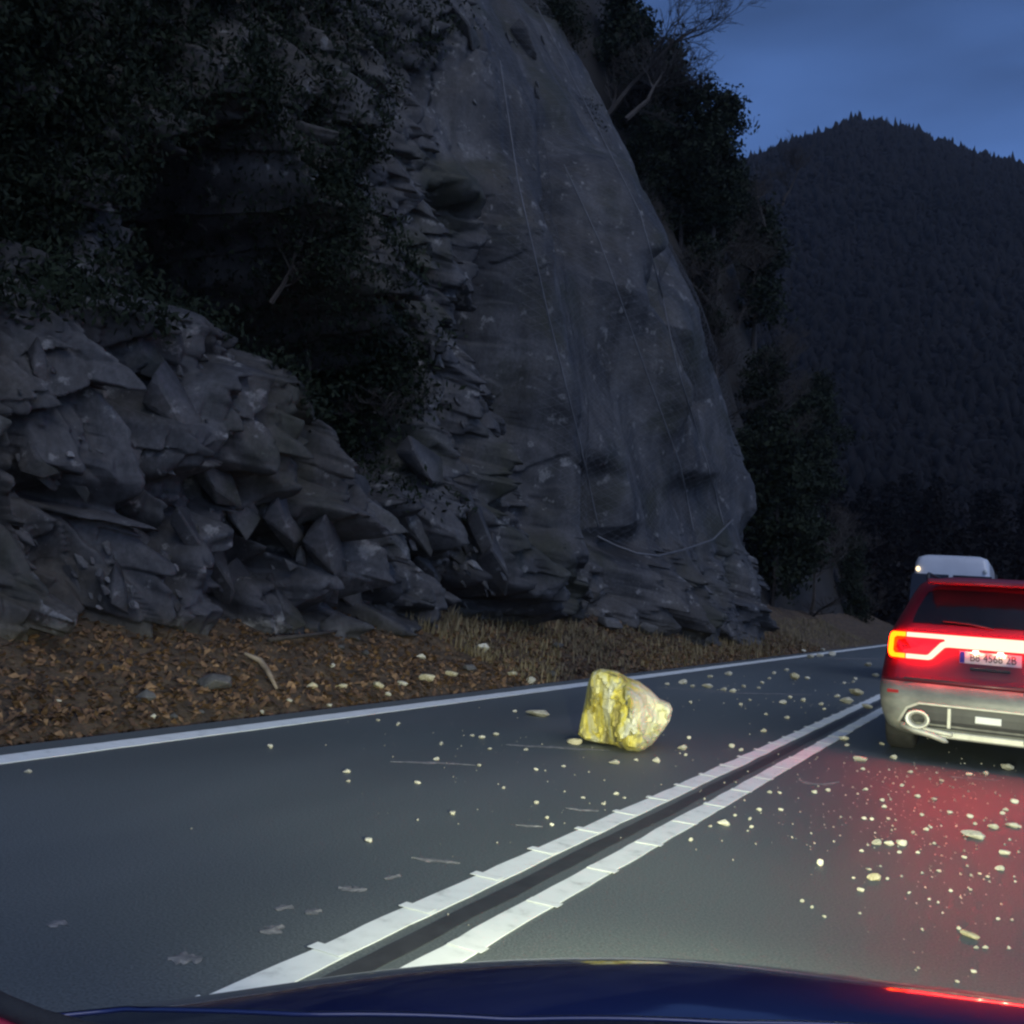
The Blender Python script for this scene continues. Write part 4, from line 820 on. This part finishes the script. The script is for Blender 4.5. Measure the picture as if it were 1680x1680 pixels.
hood = link('bonnet', fast_mesh('bonnet', V.reshape(-1, 3), grid_faces(NT, NR)), M['bonnet'], own, True); hood.location = OFF
# rolled rear lip of the bonnet and the black cowl below it
lip = tube('bonnet_lip', [Vector(V[i, 0]) + Vector((0, 0, -0.003)) for i in range(0, NT, 2)], 0.0022, M['bonnet'], own, 8); lip.location = OFF
CV = []
for i in range(0, NT, 2):
    p = Vector(V[i, 0]); q = Vector((p.x * 0.6, p.y * 0.6, 0.93)); CV += [p + Vector((0, 0, -0.02)), p.lerp(q, .3) + Vector((0, 0, -0.035)), q]
k = len(CV) // 3
cowl = link('cowl', mesh('cowl', CV, [f for i in range(k - 1) for f in ((i * 3, i * 3 + 1, i * 3 + 4, i * 3 + 3), (i * 3 + 1, i * 3 + 2, i * 3 + 5, i * 3 + 4))]), M['black_plastic'], own, True); cowl.location = OFF
seal = [on_z(px, py, 1.12) for px, py in [(-160, 1560), (-60, 1614), (0, 1647), (60, 1672), (130, 1692), (240, 1712), (420, 1728)]]
s_ = tube('windscreen_seal', seal, 0.0052, M['rubber'], own, 8); s_.location = OFF
RV = []
for p in seal: RV += [p + Vector((0, 0, -0.004)), p * 0.72 + Vector((0, 0, 1.12 * .28 - 0.06)), p * 0.4 + Vector((0, 0, 1.12 * .6 - 0.12))]
k = len(RV) // 3
rt_ = link('red_trim', mesh('red_trim', RV, [f for i in range(k - 1) for f in ((i * 3, i * 3 + 1, i * 3 + 4, i * 3 + 3), (i * 3 + 1, i * 3 + 2, i * 3 + 5, i * 3 + 4))]), M['red_trim'], own, True); rt_.location = OFF
# headlights: dipped beam with a flat cut-off
for sgn in (1, -1):
    ld = bpy.data.lights.new('headlight', 'SPOT'); ld.energy = 620 if sgn > 0 else 1750; ld.spot_size = R(150); ld.spot_blend = 0.3; ld.shadow_soft_size = 0.05; ld.color = (0.97, 1.0, 0.68)
    ld.use_nodes = True; n, l = ld.node_tree.nodes, ld.node_tree.links
    em = n['Emission']; tcn = n.new('ShaderNodeTexCoord'); sp = n.new('ShaderNodeSeparateXYZ'); l.new(tcn.outputs['Normal'], sp.inputs[0])
    def mth(op, a, b=None, clamp=False):
        q = n.new('ShaderNodeMath'); q.operation = op; q.use_clamp = clamp
        for i, v in enumerate((a, b)):
            if v is None: continue
            if isinstance(v, (int, float)): q.inputs[i].default_value = v
            else: l.new(v, q.inputs[i])
        return q.outputs[0]
    zc = mth('ABSOLUTE', sp.outputs[2]); vy_ = mth('DIVIDE', sp.outputs[1], zc); hx = mth('DIVIDE', sp.outputs[0], zc)
    mr = n.new('ShaderNodeMapRange'); mr.interpolation_type = 'SMOOTHSTEP'; mr.inputs[1].default_value = 0.020; mr.inputs[2].default_value = -0.034; mr.inputs[3].default_value = 0.012; mr.inputs[4].default_value = 1.0; l.new(vy_, mr.inputs[0])
    # less light on the near road, so that the lane is lit evenly
    near = n.new('ShaderNodeMapRange'); near.interpolation_type = 'SMOOTHSTEP'; near.inputs[1].default_value = -0.02; near.inputs[2].default_value = -0.34; near.inputs[3].default_value = 1.0; near.inputs[4].default_value = 0.04 if sgn > 0 else 0.21; l.new(vy_, near.inputs[0])
    hg = mth('POWER', 2.718, mth('MULTIPLY', mth('MULTIPLY', hx, hx), -1.6 if sgn > 0 else -0.75))
    st = mth('MULTIPLY', mth('MULTIPLY', mr.outputs[0], near.outputs[0]), hg); l.new(st, em.inputs['Strength'])
    lo = bpy.data.objects.new('headlight', ld); COL.objects.link(lo); lo.parent = own
    lo.location = (0.66 * sgn, 2.1 - 0.9, 0.72); lo.rotation_euler = (R(90), 0, R(20) if sgn < 0 else R(2))

# ------------------------------------------------------------------ hillside beyond the rock face, trees, far mountain
def wall_z(x, y): return np.clip(2.55 * (-x - 9.6) * sstep(33, 50, y) + 1.1 * fbm(x * 0.25, y * 0.25, 4, 91) * 4 * sstep(10, 14, -x), 0.1, 90) * sstep(84, 62, y) + 0.25 * np.clip(y - 80, 0, 60)
hx_ = np.linspace(-60, 45, 150); hy_ = np.linspace(33, 125, 130); HX, HY = np.meshgrid(hx_, hy_, indexing='ij')
HZ = wall_z(HX, HY) - 0.6 * sstep(-9, -6, HX) * sstep(78, 70, HY)
HZ = np.where((HX > -8) & (HY < 70), -0.45, HZ)
hill = tag(link('hillside', fast_mesh('hillside', np.stack([HX.ravel(), HY.ravel(), HZ.ravel()], 1), grid_faces(150, 130)), M['earth'], smooth=True), kind='structure')
# far mountain
mx_ = np.linspace(-420, 420, 220); my_ = np.linspace(120, 520, 120); MX, MY = np.meshgrid(mx_, my_, indexing='ij')
crest_tab = [(-420, 250), (-260, 225), (-180, 210), (-140, 184), (-103, 180), (-85, 186), (-58, 190), (-40, 182), (-20, 170), (0, 160), (40, 140), (120, 95), (260, 60), (420, 40)]
cxs, czs = zip(*crest_tab); CR = np.interp(MX, cxs, czs)
MZ = CR * (0.02 + 0.98 * sstep(115, 400, MY) ** 1.0) * np.where(MY > 400, 1 - 0.9 * sstep(400, 540, MY), 1) + 9 * fbm(MX * 0.02, MY * 0.02, 4, 23) * sstep(115, 180, MY) * sstep(40, 0, np.abs(MY - 400) * 0 + 20)
tag(link('mountain', fast_mesh('mountain', np.stack([MX.ravel(), MY.ravel(), MZ.ravel()], 1), grid_faces(220, 120)), M['wood_mass'], smooth=True), kind='structure')
n = 64000
tx = rng.uniform(-215, 110, n); ty = np.where(rng.random(n) < 0.12, rng.normal(400, 7, n), rng.uniform(135, 405, n))
fi = (tx - mx_[0]) / (mx_[1] - mx_[0]); fj = (ty - my_[0]) / (my_[1] - my_[0]); i0 = fi.astype(int); j0 = np.clip(fj.astype(int), 0, 118); a_, b_ = fi - i0, np.clip(fj - j0, 0, 1)
tz = (MZ[i0, j0] * (1 - a_) + MZ[i0 + 1, j0] * a_) * (1 - b_) + (MZ[i0, j0 + 1] * (1 - a_) + MZ[i0 + 1, j0 + 1] * a_) * b_
cv = [(0, 0, 1.0)] + [(math.cos(k * 1.2566), math.sin(k * 1.2566), 0.35) for k in range(5)] + [(0.5 * math.cos(k * 1.2566 + .6), 0.5 * math.sin(k * 1.2566 + .6), -0.2) for k in range(5)]
cf = [(0, 1 + k, 1 + (k + 1) % 5) for k in range(5)] + [(1 + k, 6 + k, 1 + (k + 1) % 5) for k in range(5)] + [(1 + (k + 1) % 5, 6 + k, 6 + (k + 1) % 5) for k in range(5)]
cv = np.array(cv); cf = np.array(cf)
rr_ = 0.7 + 0.8 * rng.random(n); sc3 = np.stack([rr_, rr_, 1.2 + 3.4 * rng.random(n) ** 3], 1)
P = cv[None] * (1 + 0.28 * rng.standard_normal((n, len(cv), 1))) * sc3[:, None, :] + np.stack([tx, ty, tz], 1)[:, None, :]
tag(link('mountain_forest', fast_mesh('mountain_forest', P.reshape(-1, 3), (cf[None] + (np.arange(n) * len(cv))[:, None, None])
.reshape(-1, 3)), M['wood_mass'], smooth=True), 'far dark forest covering the mountain under the blue sky', 'forest', kind='stuff')

def bare_tree(seed, h, lean=(0, 0)):
    rs = random.Random(seed); V, Fc = [], []
    def branch(p, d, L, r, lvl):
        n_ = 5; pts = [p]; rads = [r]
        for i in range(n_):
            d = (d + Vector((rs.gauss(0, .16), rs.gauss(0, .16), rs.gauss(0.03, .12)))).normalized(); p = p + d * L / n_; pts.append(p); rads.append(max(.008, r * (1 - .75 * (i + 1) / n_)))
        tube_data(pts, rads, 5 if lvl == 0 else 3, V, Fc, False)
        if lvl < 4:
            k = [9, 6, 5, 4][lvl]
            for j in range(k):
                t = rs.uniform(.3 if lvl == 0 else .2, 1.0); idx = min(n_, int(t * n_)); q = pts[idx]
                a = rs.uniform(0, 6.28); side = Vector((math.cos(a), math.sin(a), rs.uniform(.0, .9))).normalized()
                branch(q, (d * .5 + side).normalized(), L * rs.uniform(.38, .62), rads[idx] * .62, lvl + 1)
    branch(Vector((0, 0, -0.6)), Vector((lean[0], lean[1], 1)).normalized(), h * .62, h * .017, 0)
    return V, Fc
def crown_cards(seed, h, rad, n, size, z0=.2):
    g_ = np.random.default_rng(seed); k = 26
    cc = np.stack([g_.normal(0, .42, k) * rad, g_.normal(0, .42, k) * rad, (z0 + (1 - z0) * g_.random(k)) * h], 1); cc[:, :2] *= (1.15 - (cc[:, 2:3] / h) ** 1.6)
    w = g_.integers(0, k, n); c_ = cc[w] + g_.normal(0, 1, (n, 3)) * rad * .22 * np.array([1, 1, .8]); s_ = size * (.6 + .8 * g_.random(n))
    a_ = g_.normal(0, 1, (n, 3)); a_ /= np.linalg.norm(a_, axis=1)[:, None]; b_ = np.cross(a_, g_.normal(0, 1, (n, 3))); b_ /= np.linalg.norm(b_, axis=1)[:, None]
    P = np.stack([c_ - a_ * s_[:, None], c_ + b_ * s_[:, None] * .45, c_ + a_ * s_[:, None], c_ - b_ * s_[:, None] * .45], 1).reshape(-1, 3); q = np.arange(n) * 4
    return fast_mesh('crown', P, np.stack([q, q + 1, q + 2, q + 3], 1))
# the wood on the valley floor behind the vehicles
vv = []
for k in range(90):
    x, y = rng.uniform(-34, 34), rng.uniform(76, 118); hh_ = rng.uniform(5, 11); m_ = 1500
    c_ = np.stack([rng.normal(0, .30, m_) * hh_ * .5, rng.normal(0, .30, m_) * hh_ * .5, rng.random(m_) ** .8 * hh_], 1); c_[:, :2] *= (1.2 - c_[:, 2:3] / hh_); c_ += (x, y, float(wall_z(np.array([x]), np.array([y]))[0]) - .3)
    a_ = rng.normal(0, 1, (m_, 3)); a_ /= np.linalg.norm(a_, axis=1)[:, None]; b_ = np.cross(a_, rng.normal(0, 1, (m_, 3))); b_ /= np.linalg.norm(b_, axis=1)[:, None]; q_ = rng.uniform(.12, .4, (m_, 1))
    vv.append(np.stack([c_ - a_ * q_, c_ + b_ * q_ * .5, c_ + a_ * q_, c_ - b_ * q_ * .5], 1).reshape(-1, 3))
vv = np.concatenate(vv); q = np.arange(len(vv) // 4) * 4
tag(link('valley_wood', fast_mesh('valley_wood', vv, np.stack([q, q + 1, q + 2, q + 3], 1)), M['wood_mass']), 'dark wood on the valley floor behind the vehicles', 'wood', kind='stuff')

bare_me = []
for i in range(4):
    V, Fc = bare_tree(200 + i, 10); me = mesh('branches', V, Fc); me.materials.append(M['bark']); bare_me.append(me)
ever_me = []
for i in range(3):
    me = crown_cards(300 + i, 9, 2.3, 8000, .17, .12); me.materials.append(M['needles']); ever_me.append(me)
    V, Fc = tube_data([(0, 0, -.6), (.05, 0, 3), (0, .1, 7.5)], [.2, .14, .04], 6); tm_ = mesh('trunk', V, Fc); tm_.materials.append(M['bark']); ever_me[i] = (me, tm_)
def plant_tree(kind, i, base, s, label, group, rz=0.0, tilt=(0, 0)):
    t = empty('bare_tree' if kind == 'bare' else 'evergreen_tree', base); tag(t, label, 'tree', group); t.scale = (s, s, s); t.rotation_euler = (tilt[0], tilt[1], rz)
    if kind == 'bare':
        o = bpy.data.objects.new('branches', bare_me[i % 4]); COL.objects.link(o); o.parent = t
    else:
        for nm, me in zip(('crown', 'trunk'), ever_me[i % 3]):
            o = bpy.data.objects.new(nm, me); COL.objects.link(o); o.parent = t
    return t
def hill_base(px, py, y, h):
    p = on_y(px, py, y); return Vector((p.x, y, p.z - h))
for k, (px, py, y, h, lab) in enumerate([(1150, 118, 50, 8, 'dark evergreen with a pointed tip against the sky, left one of the pair'), (1188, 165, 50, 7, 'dark evergreen jutting furthest right into the sky above the rock face'), (1095, 85, 50, 9, 'dark evergreen below the bare overhanging branches'), (1180, 215, 49, 6, 'lowest dark evergreen on the slope edge above the netting')]):
    plant_tree('ever', k, hill_base(px, py, y, h), h / 9, lab, 'evergreens on the skyline', k * 1.3)
for k, (px, py, y, h, lab) in enumerate([(1010, -150, 46, 12, 'bare tree at the top whose twigs hang into the sky'), (1050, -60, 44, 8, 'bare tree leaning out over the slope at the top'), (1290, 205, 60, 5, 'thin bare tree in the notch beside the mountain'), (1262, 235, 58, 5, 'small bare tree at the foot of the sky notch')]):
    plant_tree('bare', k, hill_base(px, py, y, h), h / 10, lab, 'bare trees on the skyline', k, (0, R(35) if k < 2 else 0))
rt2 = random.Random(5)
for k in range(46):                # the wooded slope below the skyline
    y = rt2.uniform(44, 72); px = rt2.uniform(1010, 1420); x = rt2.uniform(-24, -9.5)
    z = float(wall_z(np.array([x]), np.array([y]))[0])
    h = rt2.uniform(5, 9)
    qx_, qy_ = project(np.array([x]), np.array([y]), np.array([z + h]))
    lim = np.interp(qx_[0], [1000, 1130, 1200, 1260, 1420], [-200, 190, 270, 330, 480])
    if qy_[0] < lim: continue
    if rt2.random() < .6: plant_tree('bare', k, (x, y, z), h / 10, 'bare tree on the dark slope between rock face and mountain', 'trees on the dark slope', rt2.uniform(0, 6))
    else: plant_tree('ever', k, (x, y, z), h / 9, 'dark evergreen on the slope between rock face and mountain', 'evergreens on the dark slope', rt2.uniform(0, 6))

# shrubs clinging to the rock face
shrub_me = []
for i in range(3):
    V, Fc = bare_tree(400 + i, 3.2); a = mesh('twigs', V, Fc); a.materials.append(M['bark'])
    b = crown_cards(420 + i, 2.4, 1.3, 5200, .055, .0); b.materials.append(M['needles']); shrub_me.append((a, b))
for k, (px, py, s, lab) in enumerate([(430, 560, 1.2, 'dark shrub in the middle of the deep recess'), (520, 660, 1.3, 'dark shrub at the right side of the deep recess'), (400, 660, .6, 'dark shrub against the edge of the left outcrop'), (600, 720, 1.1, 'dark shrub low in the recess above the ledges'), (330, 330, .8, 'dark shrub high in the recess'), (60, 250, .8, 'dark shrub high up at the left edge of the rock face'), (210, 60, .9, 'dark shrub at the top left of the rock face'), (40, 400, .6, 'dark shrub just above the left outcrop'), (480, 440, .8, 'dark shrub in the upper part of the deep recess'), (930, 60, .9, 'dark shrub at the top of the netted buttress'), (150, 860, .4, 'small dark shrub at the shadowed foot of the outcrop')]):
    p = cliff_pt(px, py, -0.1); t = empty('shrub', p); tag(t, lab, 'shrub', 'shrubs on the rock face'); t.scale = (s, s, s); t.rotation_euler = (0, R(25), k * 1.7)
    for nm, me in zip(('twigs', 'foliage'), shrub_me[k % 3]):
        o = bpy.data.objects.new(nm, me); COL.objects.link(o); o.parent = t; o.location = (0, 0, -0.3)


# dark brush and creepers hanging over the recess and the upper left of the rock face
BR = [[(200, 230), (440, 200), (560, 420), (680, 600), (700, 760), (580, 800), (440, 760), (385, 640), (340, 500), (200, 430)], [(-100, -100), (480, -100), (520, 120), (400, 260), (200, 330), (100, 440), (-100, 440)], [(480, -100), (640, -100), (640, 200), (600, 420), (520, 380)], [(880, -60), (1010, -60), (1040, 180), (990, 150)]]
sd_b = np.max(np.stack([poly_sd(PX, PY, b_) for b_ in BR]), 0) / 60 + 1.6 * fbm(CY * 0.8, CZ * 0.8, 4, 333)
cand = np.argwhere(sd_b > -0.25); wts = 1.0 / (PX0[cand[:, 0], cand[:, 1]] * 0 + CY[cand[:, 0], 0] ** 0 * 1.0)
pick = cand[rng.integers(0, len(cand), 90000)]; i_, j_ = pick[:, 0], pick[:, 1]; n = len(pick)
c = np.stack([SX[i_, j_] + 0.02 + 0.45 * rng.random(n) ** 2, SY[i_, j_] + rng.normal(0, .12, n), SZ[i_, j_] + rng.normal(0, .12, n)], 1)
sz_ = rng.uniform(.025, .08, (n, 1)); a_ = rng.normal(0, 1, (n, 3)); a_[:, 2] -= 0.8; a_ /= np.linalg.norm(a_, axis=1)[:, None]; b_ = np.cross(a_, rng.normal(0, 1, (n, 3))); b_ /= np.linalg.norm(b_, axis=1)[:, None]
P = np.stack([c - a_ * sz_, c + b_ * sz_ * .4, c + a_ * sz_, c - b_ * sz_ * .4], 1).reshape(-1, 3); q = np.arange(n) * 4
tag(link('brush', fast_mesh('brush', P, np.stack([q, q + 1, q + 2, q + 3], 1)), M['needles']), 'dark brush and creepers over the recess and upper left of the rock face', 'brush', kind='stuff')

# ------------------------------------------------------------------ damp evening air
bm = bmesh.new(); add_box(bm, (0, 280, 121), (1300, 900, 246)); hz = link('haze', bm_mesh('haze', bm)); tag(hz, 'thin damp evening air', 'haze', kind='stuff')
hm = bpy.data.materials.new('damp_air'); hm.use_nodes = True; hn = hm.node_tree.nodes; hn.clear(); ho = hn.new('ShaderNodeOutputMaterial'); hv = hn.new('ShaderNodeVolumePrincipled')
hv.inputs['Color'].default_value = (0.7, 0.8, 1.0, 1); hv.inputs['Density'].default_value = 0.0002; hv.inputs['Anisotropy'].default_value = 0.2
hm.node_tree.links.new(hv.outputs[0], ho.inputs['Volume']); hz.data.materials.append(hm)
